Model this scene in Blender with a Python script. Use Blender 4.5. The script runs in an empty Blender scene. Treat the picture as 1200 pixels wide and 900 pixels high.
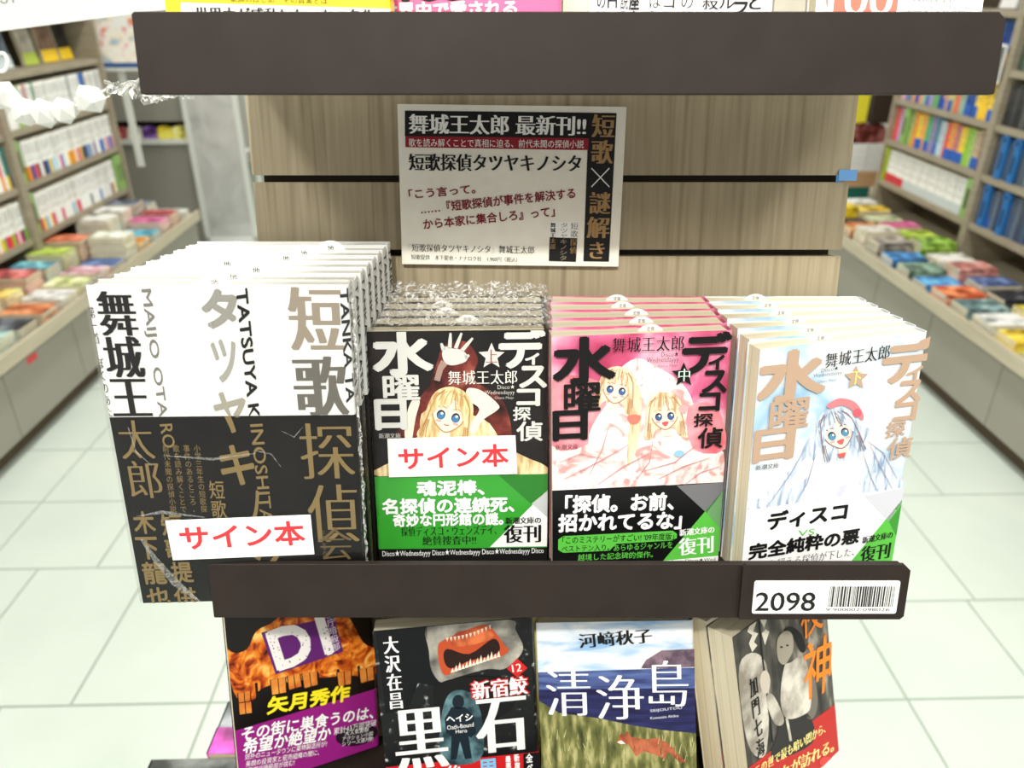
import bpy, bmesh, math, random
from mathutils import Vector, Matrix
from mathutils.geometry import tessellate_polygon

# ------------------------------------------------------------------ camera, world, lights, exposure
SC = bpy.context.scene
COL = SC.collection
CAM_H, FPX, PITCH = 1.39, 900.0, math.radians(27.1)
cam_data = bpy.data.cameras.new('camera')
cam_data.sensor_width = 36.0
cam_data.lens = 36.0 * FPX / 1200.0
cam_data.clip_start = 0.01
cam_data.dof.use_dof = True
cam_data.dof.focus_distance = 0.445
cam_data.dof.aperture_fstop = 8.5
cam = bpy.data.objects.new('camera', cam_data)
COL.objects.link(cam)
cam.location = (0, 0, CAM_H)
cam.rotation_euler = (math.pi / 2 - PITCH, 0, 0)
SC.camera = cam
SC.view_settings.view_transform = 'Standard'
SC.view_settings.look = 'None'
SC.view_settings.gamma = 1.0
SC.view_settings.use_curve_mapping = False
SC.view_settings.exposure = -0.06

world = bpy.data.worlds.new('world')
SC.world = world
world.use_nodes = True
world.node_tree.nodes['Background'].inputs[0].default_value = (1.0, 0.985, 0.95, 1)
world.node_tree.nodes['Background'].inputs[1].default_value = 0.55

LAMP_POWER = 22.0          # each ceiling panel
SPOT_POWER = 27.0          # track spot behind the photographer
ROOM_TURN = math.radians(1.4)   # the aisle is turned a little against the display stand

R = random.Random(7)

# ------------------------------------------------------------------ helpers
def lin(c):
    return tuple((x / 12.92 if x <= 0.04045 else ((x + 0.055) / 1.055) ** 2.4) for x in c)
def rgb(r, g, b):
    return (r / 255.0, g / 255.0, b / 255.0)

MATS = {}
def mat(name, col, rough=0.55, spec=0.4, coat=0.0, metal=0.0):
    key = (name, tuple(round(c, 3) for c in col), rough, coat)
    if key in MATS:
        return MATS[key]
    m = bpy.data.materials.new(name)
    m.use_nodes = True
    b = m.node_tree.nodes['Principled BSDF']
    b.inputs['Base Color'].default_value = (*lin(col), 1)
    b.inputs['Roughness'].default_value = rough
    b.inputs['Specular IOR Level'].default_value = spec
    b.inputs['Coat Weight'].default_value = coat
    b.inputs['Coat Roughness'].default_value = 0.12
    b.inputs['Metallic'].default_value = metal
    MATS[key] = m
    return m

def noise_mat(name, stops, scale=(1, 1, 1), nscale=5.0, detail=4.0, rough=0.6, bump=0.0, coat=0.0, distort=0.0, spec=0.35, kind='noise', vary=False):
    """procedural colour from a noise ramp in object space: stops = [(pos, rgb), ...]"""
    m = bpy.data.materials.new(name)
    m.use_nodes = True
    nt = m.node_tree
    b = nt.nodes['Principled BSDF']
    b.inputs['Roughness'].default_value = rough
    b.inputs['Specular IOR Level'].default_value = spec
    b.inputs['Coat Weight'].default_value = coat
    tc = nt.nodes.new('ShaderNodeTexCoord')
    mp = nt.nodes.new('ShaderNodeMapping')
    mp.inputs['Scale'].default_value = scale
    nt.links.new(tc.outputs['Object'], mp.inputs['Vector'])
    if vary:                                   # every copy of the thing gets its own print
        oi = nt.nodes.new('ShaderNodeObjectInfo')
        ml = nt.nodes.new('ShaderNodeMath')
        ml.operation = 'MULTIPLY'
        ml.inputs[1].default_value = 9.0
        nt.links.new(oi.outputs['Random'], ml.inputs[0])
        nt.links.new(ml.outputs['Value'], mp.inputs['Location'])
    if kind == 'voronoi':
        nz = nt.nodes.new('ShaderNodeTexVoronoi')
        nz.inputs['Scale'].default_value = nscale
        out = nz.outputs['Distance']
    else:
        nz = nt.nodes.new('ShaderNodeTexNoise')
        nz.inputs['Scale'].default_value = nscale
        nz.inputs['Detail'].default_value = detail
        nz.inputs['Distortion'].default_value = distort
        out = nz.outputs['Fac']
    nt.links.new(mp.outputs['Vector'], nz.inputs['Vector'])
    rp = nt.nodes.new('ShaderNodeValToRGB')
    el = rp.color_ramp.elements
    el[0].position, el[0].color = stops[0][0], (*lin(stops[0][1]), 1)
    el[1].position, el[1].color = stops[-1][0], (*lin(stops[-1][1]), 1)
    for p, c in stops[1:-1]:
        e = el.new(p)
        e.color = (*lin(c), 1)
    nt.links.new(out, rp.inputs['Fac'])
    nt.links.new(rp.outputs['Color'], b.inputs['Base Color'])
    if bump:
        bp = nt.nodes.new('ShaderNodeBump')
        bp.inputs['Strength'].default_value = bump
        bp.inputs['Distance'].default_value = 0.002
        nt.links.new(out, bp.inputs['Height'])
        nt.links.new(bp.outputs['Normal'], b.inputs['Normal'])
    return m

def film_mat(name, base=0.006, rough=0.12, bump=0.2, nscale=28.0):
    """clear wrapping film: transparent with fresnel gloss and wrinkles"""
    m = bpy.data.materials.new(name)
    m.use_nodes = True
    nt = m.node_tree
    nt.nodes.clear()
    out = nt.nodes.new('ShaderNodeOutputMaterial')
    mix = nt.nodes.new('ShaderNodeMixShader')
    tr = nt.nodes.new('ShaderNodeBsdfTransparent')
    gl = nt.nodes.new('ShaderNodeBsdfGlossy')
    gl.inputs['Roughness'].default_value = rough
    fr = nt.nodes.new('ShaderNodeLayerWeight')
    fr.inputs['Blend'].default_value = 0.12
    ad = nt.nodes.new('ShaderNodeMath')
    ad.operation = 'ADD'
    ad.inputs[1].default_value = base
    nz = nt.nodes.new('ShaderNodeTexNoise')
    nz.inputs['Scale'].default_value = nscale
    nz.inputs['Detail'].default_value = 3
    nz.inputs['Distortion'].default_value = 1.2
    tc = nt.nodes.new('ShaderNodeTexCoord')
    bp = nt.nodes.new('ShaderNodeBump')
    bp.inputs['Strength'].default_value = bump
    bp.inputs['Distance'].default_value = 0.004
    nt.links.new(tc.outputs['Object'], nz.inputs['Vector'])
    nt.links.new(nz.outputs['Fac'], bp.inputs['Height'])
    nt.links.new(bp.outputs['Normal'], gl.inputs['Normal'])
    nt.links.new(bp.outputs['Normal'], fr.inputs['Normal'])
    nt.links.new(fr.outputs['Facing'], ad.inputs[0])
    nt.links.new(ad.outputs['Value'], mix.inputs['Fac'])
    nt.links.new(tr.outputs['BSDF'], mix.inputs[1])
    nt.links.new(gl.outputs['BSDF'], mix.inputs[2])
    nt.links.new(mix.outputs['Shader'], out.inputs['Surface'])
    return m

def tag(o, label=None, cat=None, group=None, kind=None):
    if label: o['label'] = label
    if cat: o['category'] = cat
    if group: o['group'] = group
    if kind: o['kind'] = kind
    return o

def link(name, me, parent=None, M=None, mats=None):
    o = bpy.data.objects.new(name, me)
    COL.objects.link(o)
    if parent: o.parent = parent
    if M is not None: o.matrix_local = M
    if mats:
        for m in mats: me.materials.append(m)
    return o

def empty(name, M=None, label=None, cat=None, group=None):
    o = bpy.data.objects.new(name, None)
    o.empty_display_size = 0.02
    COL.objects.link(o)
    if M is not None: o.matrix_local = M
    return tag(o, label, cat, group)

def mesh(name, verts, faces, mi=None, smooth=False):
    me = bpy.data.meshes.new(name)
    me.from_pydata([tuple(v) for v in verts], [], faces)
    if mi:
        for p, k in zip(me.polygons, mi): p.material_index = k
    if smooth:
        for p in me.polygons: p.use_smooth = True
    me.update()
    return me

class MB:
    def __init__(s):
        s.v, s.f, s.m = [], [], []
    def box(s, x0, x1, y0, y1, z0, z1, k=0):
        n = len(s.v)
        s.v += [(x0, y0, z0), (x1, y0, z0), (x1, y1, z0), (x0, y1, z0), (x0, y0, z1), (x1, y0, z1), (x1, y1, z1), (x0, y1, z1)]
        s.f += [tuple(n + i for i in q) for q in ((0, 3, 2, 1), (4, 5, 6, 7), (0, 1, 5, 4), (1, 2, 6, 5), (2, 3, 7, 6), (3, 0, 4, 7))]
        s.m += [k] * 6
        return s
    def prism(s, pts, z0, z1, k=0):
        """closed outline pts in xy, extruded in z"""
        n, c = len(s.v), len(pts)
        s.v += [(x, y, z0) for x, y in pts] + [(x, y, z1) for x, y in pts]
        s.f += [tuple(n + i for i in reversed(range(c))), tuple(n + c + i for i in range(c))]
        s.f += [(n + i, n + (i + 1) % c, n + c + (i + 1) % c, n + c + i) for i in range(c)]
        s.m += [k] * (c + 2)
        return s
    def tube(s, p, q, r, seg=10, k=0, r2=None):
        p, q = Vector(p), Vector(q)
        d = (q - p).normalized()
        a = d.orthogonal().normalized()
        b = d.cross(a)
        r2 = r if r2 is None else r2
        n = len(s.v)
        for i in range(seg):
            t = 2 * math.pi * i / seg
            s.v.append(tuple(p + (a * math.cos(t) + b * math.sin(t)) * r))
        for i in range(seg):
            t = 2 * math.pi * i / seg
            s.v.append(tuple(q + (a * math.cos(t) + b * math.sin(t)) * r2))
        s.f += [(n + i, n + (i + 1) % seg, n + seg + (i + 1) % seg, n + seg + i) for i in range(seg)]
        s.f += [tuple(n + i for i in reversed(range(seg))), tuple(n + seg + i for i in range(seg))]
        s.m += [k] * (seg + 2)
        return s
    def me(s, name):
        return mesh(name, s.v, s.f, s.m)

def bevel(o, w, seg=2):
    b = o.modifiers.new('bevel', 'BEVEL')
    b.width, b.segments, b.limit_method = w, seg, 'ANGLE'
    return o

def box(name, x0, x1, y0, y1, z0, z1, m, parent=None, M=None, bev=0):
    o = link(name, MB().box(x0, x1, y0, y1, z0, z1).me(name), parent, M, [m])
    if bev: bevel(o, bev)
    return o

# pixel (1200x900 frame) -> ray
CP, SP = math.cos(PITCH), math.sin(PITCH)
def ray(px, py):
    a, b = (px - 600) / FPX, -(py - 450) / FPX
    return Vector((a, b * SP + CP, b * CP - SP))
def at_depth(px, py, zc):
    return Vector((0, 0, CAM_H)) + ray(px, py) * zc

# display stand frame: v up along the leaning back panel, n out of it towards the customer
LEAN = math.radians(12)
VS, VC = math.sin(LEAN), math.cos(LEAN)
X0 = 0.026
OY, OZ = 0.343, 1.099
def S(x, v, n):
    return Vector((X0 + x, OY + VS * v - VC * n, OZ + VC * v + VS * n))
STAND = Matrix.Translation((X0, OY, OZ)) @ Matrix.Rotation(-LEAN, 4, 'X')   # local z = v, local -y = n
ROOM = Matrix.Rotation(ROOM_TURN, 4, 'Z')
def room(x, y, z, rz=0.0):
    return ROOM @ Matrix.Translation((x, y, z)) @ Matrix.Rotation(rz, 4, 'Z')

def pose(x, y, z, yaw, lean, roll):
    """bottom-centre of the front face; local x right, y into the thing, z up"""
    yaw, lean, roll = (math.radians(a) for a in (yaw, lean, roll))
    r = Vector((math.cos(yaw), math.sin(yaw), 0))
    b = Vector((-math.sin(yaw), math.cos(yaw), 0))
    up = Vector((0, 0, 1)) * math.cos(lean) + b * math.sin(lean)
    ex = r * math.cos(roll) + up * math.sin(roll)
    ev = -r * math.sin(roll) + up * math.cos(roll)
    by = ev.cross(ex)
    M = Matrix.Identity(4)
    for i in range(3):
        M[i][0], M[i][1], M[i][2] = ex[i], by[i], ev[i]
    M[0][3], M[1][3], M[2][3] = x, y, z
    return M

# ------------------------------------------------------------------ lettering
 
_font = bpy.data.curves.new('type', 'FONT')
_font.resolution_u = 3
_fobj = bpy.data.objects.new('type', _font)
_cache = {}
def _raw(ch, off):
    key = (ch, off)
    if key not in _cache:
        _font.body = ch
        _font.offset = off
        me = bpy.data.meshes.new_from_object(_fobj)
        _cache[key] = ([(v.co.x, v.co.y) for v in me.vertices], [tuple(p.vertices) for p in me.polygons])
        bpy.data.meshes.remove(me)
    return _cache[key]

def type_shape(body, style='gothic', vertical=False):
    """flat glyph mesh in a unit square (ink box); style sets stroke weights"""
    ring = lambda r: [(r * math.cos(a), r * math.sin(a)) for a in (0.4 + i * math.pi / 3 for i in range(6))]
    off, dxs, sk = {'thin': (-0.012, [(0, 0)], 0), 'gothic': (0.0, [(0, 0)], 0), 'medium': (0.0, [(-.011, -.008), (.011, .008)], 0), 'bold': (0.0, ring(0.024), 0), 'heavy': (0.0, ring(0.042) + [(0, 0)], 0),
                    'mincho': (-0.014, [(-0.022, 0), (0, 0), (0.022, 0)], 0), 'minchobold': (-0.006, [(-0.042, 0), (-0.014, 0), (0.014, 0), (0.042, 0)], 0), 'minchothin': (-0.018, [(-0.012, 0), (0.012, 0)], 0)}[style]
    V, F = [], []
    if vertical:
        for dx, dy in dxs:
            y = 0.0
            for ch in body:
                if ch in ' 　':
                    y -= 0.6 if ch == ' ' else 1.0
                    continue
                vs, fs = _raw(ch, off)
                if not vs: continue
                xs = [p[0] for p in vs]
                cx = (min(xs) + max(xs)) / 2
                n = len(V)
                V += [(p[0] - cx + dx, p[1] + y + dy) for p in vs]
                F += [tuple(n + i for i in f) for f in fs]
                y -= 1.0
    else:
        vs, fs = _raw(body, off)
        for dx, dy in dxs:
            n = len(V)
            V += [(p[0] + dx + sk * p[1], p[1] + dy) for p in vs]
            F += [tuple(n + i for i in f) for f in fs]
    if not V: return [], []
    x0, x1 = min(p[0] for p in V), max(p[0] for p in V)
    y0, y1 = min(p[1] for p in V), max(p[1] for p in V)
    w, h = max(x1 - x0, 1e-6), max(y1 - y0, 1e-6)
    global COPIES
    COPIES = len(dxs)
    return [((p[0] - x0) / w, (p[1] - y0) / h) for p in V], F

def smooth_loop(pts, n=5):
    out = []
    c = len(pts)
    for i in range(c):
        p0, p1, p2, p3 = (Vector(pts[(i + k - 1) % c]) for k in range(4))
        for j in range(n):
            t = j / n
            out.append(tuple(0.5 * ((2 * p1) + (-p0 + p2) * t + (2 * p0 - 5 * p1 + 4 * p2 - p3) * t * t + (-p0 + 3 * p1 - 3 * p2 + p3) * t ** 3)))
    return out

EPS = 0.00009
class Printer:
    """flat print on one face of a part. M: face frame in world (x right, z up, -y outwards); bounds clamp it"""
    def __init__(s, parent, M, bounds, y=0.0, pname='lettering', M_local=None, base=1):
        s.parent, s.M, s.Mi, s.b, s.y, s.pname = parent, M, M.inverted(), bounds, y, pname
        s.Ml = M_local if M_local is not None else Matrix.Identity(4)
        s.acc, s.order, s.base = {}, [], base
    def px(s, p):
        o = s.Mi @ Vector((0, 0, CAM_H))
        d = s.Mi.to_3x3() @ ray(p[0], p[1])
        t = (s.y - o.y) / d.y
        q = o + d * t
        return (q.x, q.z)
    def _put(s, m, pts, faces, layer, name, clamp=True, copies=1):
        x0, x1, z0, z1 = s.b
        nm_ = name or s.pname
        s.count = getattr(s, 'count', 0) + 1
        key = (nm_, m.name, s.count if nm_ in ('lettering', 'spine_lettering', 'film_crease') else 0)
        if key not in s.acc:
            s.acc[key] = ([], [], m)
        V, F, _ = s.acc[key]
        n = len(V)
        yy = s.y - EPS * (s.base + layer)
        per = max(1, len(pts) // copies)
        for i_, (a, c) in enumerate(pts):
            if clamp: a, c = min(max(a, x0), x1), min(max(c, z0), z1)
            V.append((a, yy - 0.000011 * (i_ // per), c))
        for f in faces:
            f = [n + i for i in f]
            a, b, c = (Vector((V[i][0], V[i][2])) for i in f[:3])
            if (b - a).cross(c - a) < 0: f.reverse()
            F.append(tuple(f))
    def text(s, body, tl, br, col, style='gothic', layer=3, vertical=False, name=None, local=False):
        a, b = (tl, br) if local else (s.px(tl), s.px(br))
        vs, fs = type_shape(body, style, vertical)
        s._put(col if hasattr(col, 'node_tree') else ink(col), [(a[0] + u * (b[0] - a[0]), b[1] + v * (a[1] - b[1])) for u, v in vs], fs, layer, name, copies=COPIES)
    def line(s, body, cl, cr, hpx, col, style='gothic', layer=3, name=None):
        """text between two centre-line pixels, hpx tall"""
        a, b = Vector(s.px(cl)), Vector(s.px(cr))
        t = Vector(s.px((cl[0], cl[1] - hpx / 2)))
        h = (t - a).length * 2
        d = b - a
        up = Vector((-d.y, d.x)).normalized() * h
        vs, fs = type_shape(body, style)
        s._put(ink(col), [tuple(a + d * u + up * (v - 0.5)) for u, v in vs], fs, layer, name, copies=COPIES)
    def quad(s, body, q, col, style='gothic', layer=3, vertical=False, name=None):
        """text in a pixel quad TL, TR, BR, BL (of the text itself)"""
        a, b, c, d = (Vector(s.px(p)) for p in q)
        vs, fs = type_shape(body, style, vertical)
        s._put(ink(col), [tuple((a * (1 - u) + b * u) * v + (d * (1 - u) + c * u) * (1 - v)) for u, v in vs], fs, layer, name, copies=COPIES)
    def poly(s, pts, m, layer=1, smooth=0, name='artwork', local=False):
        pts = smooth_loop(pts, smooth) if smooth else pts
        q = [p if local else s.px(p) for p in pts]
        tris = tessellate_polygon([[Vector((p[0], p[1], 0)) for p in q]])
        s._put(m if hasattr(m, 'node_tree') else ink(m), q, [tuple(t) for t in tris], layer, name)
    def rect(s, x0, x1, z0, z1, m, layer=0, name='artwork'):
        s._put(m if hasattr(m, 'node_tree') else ink(m), [(x0, z0), (x1, z0), (x1, z1), (x0, z1)], [(0, 1, 2, 3)], layer, name)
    def ellipse(s, c, rx, ry, m, layer=2, rot=0.0, name='artwork', n=20):
        cr, sr = math.cos(rot), math.sin(rot)
        s.poly([(c[0] + rx * math.cos(t) * cr - ry * math.sin(t) * sr, c[1] + rx * math.cos(t) * sr + ry * math.sin(t) * cr) for t in (2 * math.pi * i / n for i in range(n))], m, layer, name=name)
    def star(s, c, r, m, layer=2, inner=0.45, rot=0.0):
        s.poly([(c[0] + (r if i % 2 == 0 else r * inner) * math.sin(math.pi * i / 5 + rot), c[1] - (r if i % 2 == 0 else r * inner) * math.cos(math.pi * i / 5 + rot)) for i in range(10)], m, layer)
    def stroke(s, pts, wpx, m, layer=2, name='artwork'):
        L, Rr = [], []
        for i, p in enumerate(pts):
            a, b = pts[max(0, i - 1)], pts[min(len(pts) - 1, i + 1)]
            d = Vector((b[0] - a[0], b[1] - a[1])).normalized()
            w = wpx[i] if isinstance(wpx, (list, tuple)) else wpx
            L.append((p[0] - d.y * w / 2, p[1] + d.x * w / 2))
            Rr.append((p[0] + d.y * w / 2, p[1] - d.x * w / 2))
        q = [s.px(p) for p in L + Rr]
        n = len(pts)
        s._put(m if hasattr(m, 'node_tree') else ink(m), q, [(i, i + 1, n + i + 1, n + i) for i in range(n - 1)], layer, name)
    def build(s):
        for (nm, _, _), (V, F, m) in s.acc.items():
            link(nm, mesh(nm, V, F), s.parent, s.Ml, [m])

def ink(c):
    return mat('ink', c, 0.5, 0.3)

WHITE, BLACK = rgb(250, 250, 248), rgb(16, 15, 16)

# ------------------------------------------------------------------ materials used often
M_tile = noise_mat('floor_tile', [(0.3, rgb(206, 217, 208)), (0.7, rgb(216, 225, 216))], nscale=3.0, rough=0.22, spec=0.45)
M_grout = mat('grout', rgb(162, 172, 162), 0.8)
M_wood = noise_mat('slat_wood', [(0.28, rgb(134, 122, 98)), (0.45, rgb(160, 147, 120)), (0.6, rgb(171, 158, 131)), (0.75, rgb(150, 137, 111))], scale=(60, 20, 2.2), nscale=3.0, detail=6, rough=0.55, distort=0.4)
M_slot = mat('slot_dark', rgb(60, 48, 38), 0.7)
M_brown = noise_mat('brown_board', [(0.35, rgb(39, 31, 27)), (0.65, rgb(44, 35, 31))], nscale=40, rough=0.55, spec=0.25)
M_shelfwood = noise_mat('bookcase_wood', [(0.3, rgb(150, 140, 120)), (0.7, rgb(166, 156, 136))], scale=(3, 3, 20), nscale=4, rough=0.55)
M_shelfdark = mat('bookcase_back', rgb(112, 102, 84), 0.7)
M_cab = noise_mat('cabinet_laminate', [(0.3, rgb(150, 146, 134)), (0.7, rgb(158, 154, 142))], nscale=2, rough=0.4)
M_kick = mat('kickboard', rgb(96, 82, 64), 0.7)
M_ledge = noise_mat('ledge_wood', [(0.3, rgb(186, 176, 152)), (0.7, rgb(202, 192, 168))], scale=(8, 1, 8), nscale=4, rough=0.45)
M_wall = mat('wall_paint', rgb(214, 212, 204), 0.8)
M_ceil = mat('ceiling_paint', rgb(236, 236, 232), 0.85)
M_white = mat('white_paper', rgb(246, 246, 243), 0.6)
M_cream = mat('cream_paper', rgb(238, 229, 205), 0.75)
M_pages = noise_mat('page_edges', [(0.35, rgb(206, 193, 162)), (0.5, rgb(232, 222, 195)), (0.65, rgb(220, 208, 180))], scale=(1, 900, 1), nscale=1.0, detail=2, rough=0.8)
M_pagesw = noise_mat('white_page_edges', [(0.35, rgb(176, 174, 166)), (0.48, rgb(212, 210, 203)), (0.62, rgb(226, 225, 219))], scale=(1, 900, 1), nscale=1.0, detail=2, rough=0.8)
M_film = film_mat('shrink_wrap')
M_film2 = film_mat('crumpled_film', base=0.0, rough=0.25, bump=0.3, nscale=140)
def whiten(m, nscale, lo, hi, amount):
    """mix noise-patterned white into a clear material; on crumpled film it paints the glints"""
    nt = m.node_tree
    out = [n for n in nt.nodes if n.type == 'OUTPUT_MATERIAL'][0]
    src = out.inputs['Surface'].links[0].from_socket
    mx = nt.nodes.new('ShaderNodeMixShader')
    df = nt.nodes.new('ShaderNodeBsdfDiffuse')
    df.inputs['Color'].default_value = (0.9, 0.9, 0.88, 1)
    nz = nt.nodes.new('ShaderNodeTexNoise')
    nz.inputs['Scale'].default_value = nscale
    nz.inputs['Detail'].default_value = 4
    nz.inputs['Distortion'].default_value = 2.5
    tc = nt.nodes.new('ShaderNodeTexCoord')
    nt.links.new(tc.outputs['Object'], nz.inputs['Vector'])
    mr = nt.nodes.new('ShaderNodeMapRange')
    mr.inputs['From Min'].default_value, mr.inputs['From Max'].default_value = lo, hi
    mr.inputs['To Max'].default_value = amount
    nt.links.new(nz.outputs['Fac'], mr.inputs['Value'])
    nt.links.new(mr.outputs['Result'], mx.inputs['Fac'])
    nt.links.new(src, mx.inputs[1])
    nt.links.new(df.outputs['BSDF'], mx.inputs[2])
    nt.links.new(mx.outputs['Shader'], out.inputs['Surface'])
whiten(M_film2, 190, 0.47, 0.66, 0.85)  # white flecks painted in as the film's glints
M_glint = film_mat('film_crease', base=0.05, rough=0.3, bump=0.3, nscale=200)  # semi-clear whitish streaks, painted highlights for the shrink wrap
whiten(M_glint, 260, 0.3, 0.8, 0.32)
M_film3 = film_mat('crinkled_sleeve', base=0.12, rough=0.25, bump=0.5, nscale=120)
whiten(M_film3, 120, 0.42, 0.62, 0.85)
M_metal = mat('white_metal', rgb(226, 229, 222), 0.35)

# ------------------------------------------------------------------ room
fl = box('floor', -2.6, 2.8, -2.0, 7.2, -0.02, 0.0, M_grout, None, ROOM)
tag(fl, kind='structure')
def tile_field(x_lo, x_hi, strips):
    """strips: (y0, y1, first joint, joint spacing)"""
    g, hgt = 0.0028, 0.004
    for y0, y1, j, wd in strips:
        x = j - math.ceil((j - x_lo) / wd) * wd
        while x < x_hi - 1e-4:
            a, b = max(x, x_lo), min(x + wd, x_hi)
            if b - a > 0.03:
                box('tile', a + g, b - g, y0 + g, y1 - g, 0.0, hgt, M_tile, fl)
            x += wd
def fx(px, py):
    d = ray(px, py)
    p = ROOM.inverted() @ (Vector((0, 0, CAM_H)) - d * (CAM_H / d.z))
    return p.x, p.y
xA, xB, xC, xD = fx(83, 828)[0], fx(114, 666)[0], fx(62, 575)[0], fx(246, 826)[0]
L1, L2, L3, L4 = fx(100, 828)[1], fx(100, 667)[1], fx(100, 589)[1], fx(100, 528)[1]
dp = 0.30
left = [(L1 - 0.45, L1, xD, 0.45), (L1, L2, xA, xD - xA), (L2, L3, xB, xB - xC), (L3, L4, xC, 0.45)]
y = L4
k = 0
while y < 5.2:
    d = (0.45, 0.30)[k % 2]
    left.append((y, y + d, (xA, xC)[k % 2] + 0.15 * (k % 3), 0.45)); y += d; k += 1
y = L1 - 0.45
k = 0
while y > -0.9:
    d = (0.30, 0.45)[k % 2]
    left.append((y - d, y, (xB, xD)[k % 2], 0.45)); y -= d; k += 1
tile_field(-1.60, 0.02, left)
xr1, xr2, xr3 = fx(1062, 820)[0], fx(1142, 704)[0], fx(1105, 581)[0]
R1, R2, R3, R4 = fx(1120, 820)[1], fx(1120, 705)[1], fx(1120, 581)[1], fx(1120, 520)[1]
right = [(R1 - 0.45, R1, xr1, 0.45), (R1, R2, xr1, 0.30), (R2, R3, xr2, 0.45), (R3, R4, xr3, 0.45)]
y = R4
k = 0
while y < 5.2:
    d = (0.45, 0.30)[k % 2]
    right.append((y, y + d, (xr1, xr2)[k % 2] + 0.15 * (k % 3), 0.45)); y += d; k += 1
y = R1 - 0.45
k = 0
while y > -0.9:
    d = (0.30, 0.45)[k % 2]
    right.append((y - d, y, (xr2, xr3)[k % 2], 0.45)); y -= d; k += 1
tile_field(0.02, 1.70, right)

tag(box('ceiling', -2.6, 2.8, -2.0, 7.2, 2.75, 2.80, M_ceil, None, ROOM), kind='structure')
tag(box('wall_left', -2.64, -2.6, -2.0, 7.2, 0, 2.75, M_wall, None, ROOM), kind='structure')
tag(box('wall_right', 2.8, 2.84, -2.0, 7.2, 0, 2.75, M_wall, None, ROOM), kind='structure')
tag(box('wall_back', -2.6, 2.8, 7.2, 7.24, 0, 2.75, M_wall, None, ROOM), kind='structure')

lamp_mat = bpy.data.materials.new('lamp_diffuser')
lamp_mat.use_nodes = True
_b = lamp_mat.node_tree.nodes['Principled BSDF']
_b.inputs['Emission Color'].default_value = (1, 0.98, 0.94, 1)
_b.inputs['Emission Strength'].default_value = 2.0
for lx in (-0.95, 0.95):
    for ly, where in ((-1.1, 'behind the photographer'), (0.55, 'above the display stand'), (2.2, 'above the near aisle'), (3.8, 'above the middle aisle'), (5.4, 'above the far aisle')):
        side = 'left' if lx < 0 else 'right'
        r = empty('ceiling_light', room(lx, ly, 2.75), 'recessed white ceiling light panel %s on the %s side' % (where, side), 'ceiling light', 'ceiling light panels')
        fr = MB()
        fr.box(-0.16, 0.16, -0.62, -0.6, -0.03, 0).box(-0.16, 0.16, 0.6, 0.62, -0.03, 0).box(-0.16, -0.14, -0.6, 0.6, -0.03, 0).box(0.14, 0.16, -0.6, 0.6, -0.03, 0)
        link('frame', fr.me('frame'), r, None, [M_metal])
        box('diffuser', -0.14, 0.14, -0.6, 0.6, -0.012, -0.004, lamp_mat, r)
        ld = bpy.data.lights.new('tube_light', 'AREA')
        ld.shape, ld.size, ld.size_y, ld.energy, ld.color = 'RECTANGLE', 0.27, 1.18, LAMP_POWER * (1.0 if ly < 1 else 0.72), (1, 0.98, 0.93)
        lo = bpy.data.objects.new('tube_light', ld)
        COL.objects.link(lo)
        lo.parent = r
        lo.location = (0, 0, -0.035)
r = empty('track_spotlight', Matrix.Translation((-0.18, -0.95, 2.75)), 'small white ceiling spotlight aimed at the display stand', 'spotlight')
link('stem', MB().tube((0, 0, 0), (0, 0, -0.09), 0.012).me('stem'), r, None, [M_metal])
link('lamp_head', MB().tube((0, -0.03, -0.06), (0.03, 0.06, -0.2), 0.045, 16, r2=0.05).me('lamp_head'), r, None, [M_metal])
ld = bpy.data.lights.new('spot', 'SPOT')
ld.energy, ld.spot_size, ld.spot_blend, ld.shadow_soft_size, ld.color = SPOT_POWER * 4, math.radians(40), 0.6, 0.035, (1, 0.97, 0.9)
lo = bpy.data.objects.new('spot', ld)
COL.objects.link(lo)
lo.parent = r
lo.location = (0.035, 0.075, -0.23)
_d = Vector((0.05, 0.42, 1.2)) - Vector((-0.145, -0.875, 2.52))
lo.rotation_euler = _d.to_track_quat('-Z', 'Y').to_euler()

# ------------------------------------------------------------------ display stand
stand = empty('book_display_stand', STAND, 'free-standing bookshop display stand with dark brown shelf lips and wood slat back', 'display stand')
SN = 0.134                      # back panel front face, local y
SW = 0.199
def slat_v(py, px=640, n=-SN):
    o = STAND.inverted() @ Vector((0, 0, CAM_H))
    d = STAND.inverted().to_3x3() @ ray(px, py)
    return (o + d * ((-n - o.y) / d.y)).z
g1, g2 = slat_v(209), slat_v(296)
pitch = g1 - g2
edges = [g1 + 2 * pitch, g1 + pitch, g1]
while edges[-1] > -0.33: edges.append(edges[-1] - pitch)
me_slat = MB().box(-SW, SW, SN, SN + 0.012, 0, pitch - 0.0045).me('slat')
me_slat.materials.append(M_wood)
for e in edges[2:]:
    h_ = pitch - 0.0045 + (0.012 if e == edges[2] else 0)
    link('slat', me_slat if e != edges[2] else MB().box(-SW, SW, SN, SN + 0.012, 0, h_).me('slat'), stand, Matrix.Translation((0, 0, e + 0.002)), [M_wood] if e == edges[2] else None)
box('slat', -SW, SW, SN, SN + 0.012, edges[1] + 0.0145, edges[0], M_wood, stand)
box('back_panel', -SW + 0.004, SW - 0.004, SN + 0.0121, SN + 0.022, edges[-1], edges[0], M_slot, stand)
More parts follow.
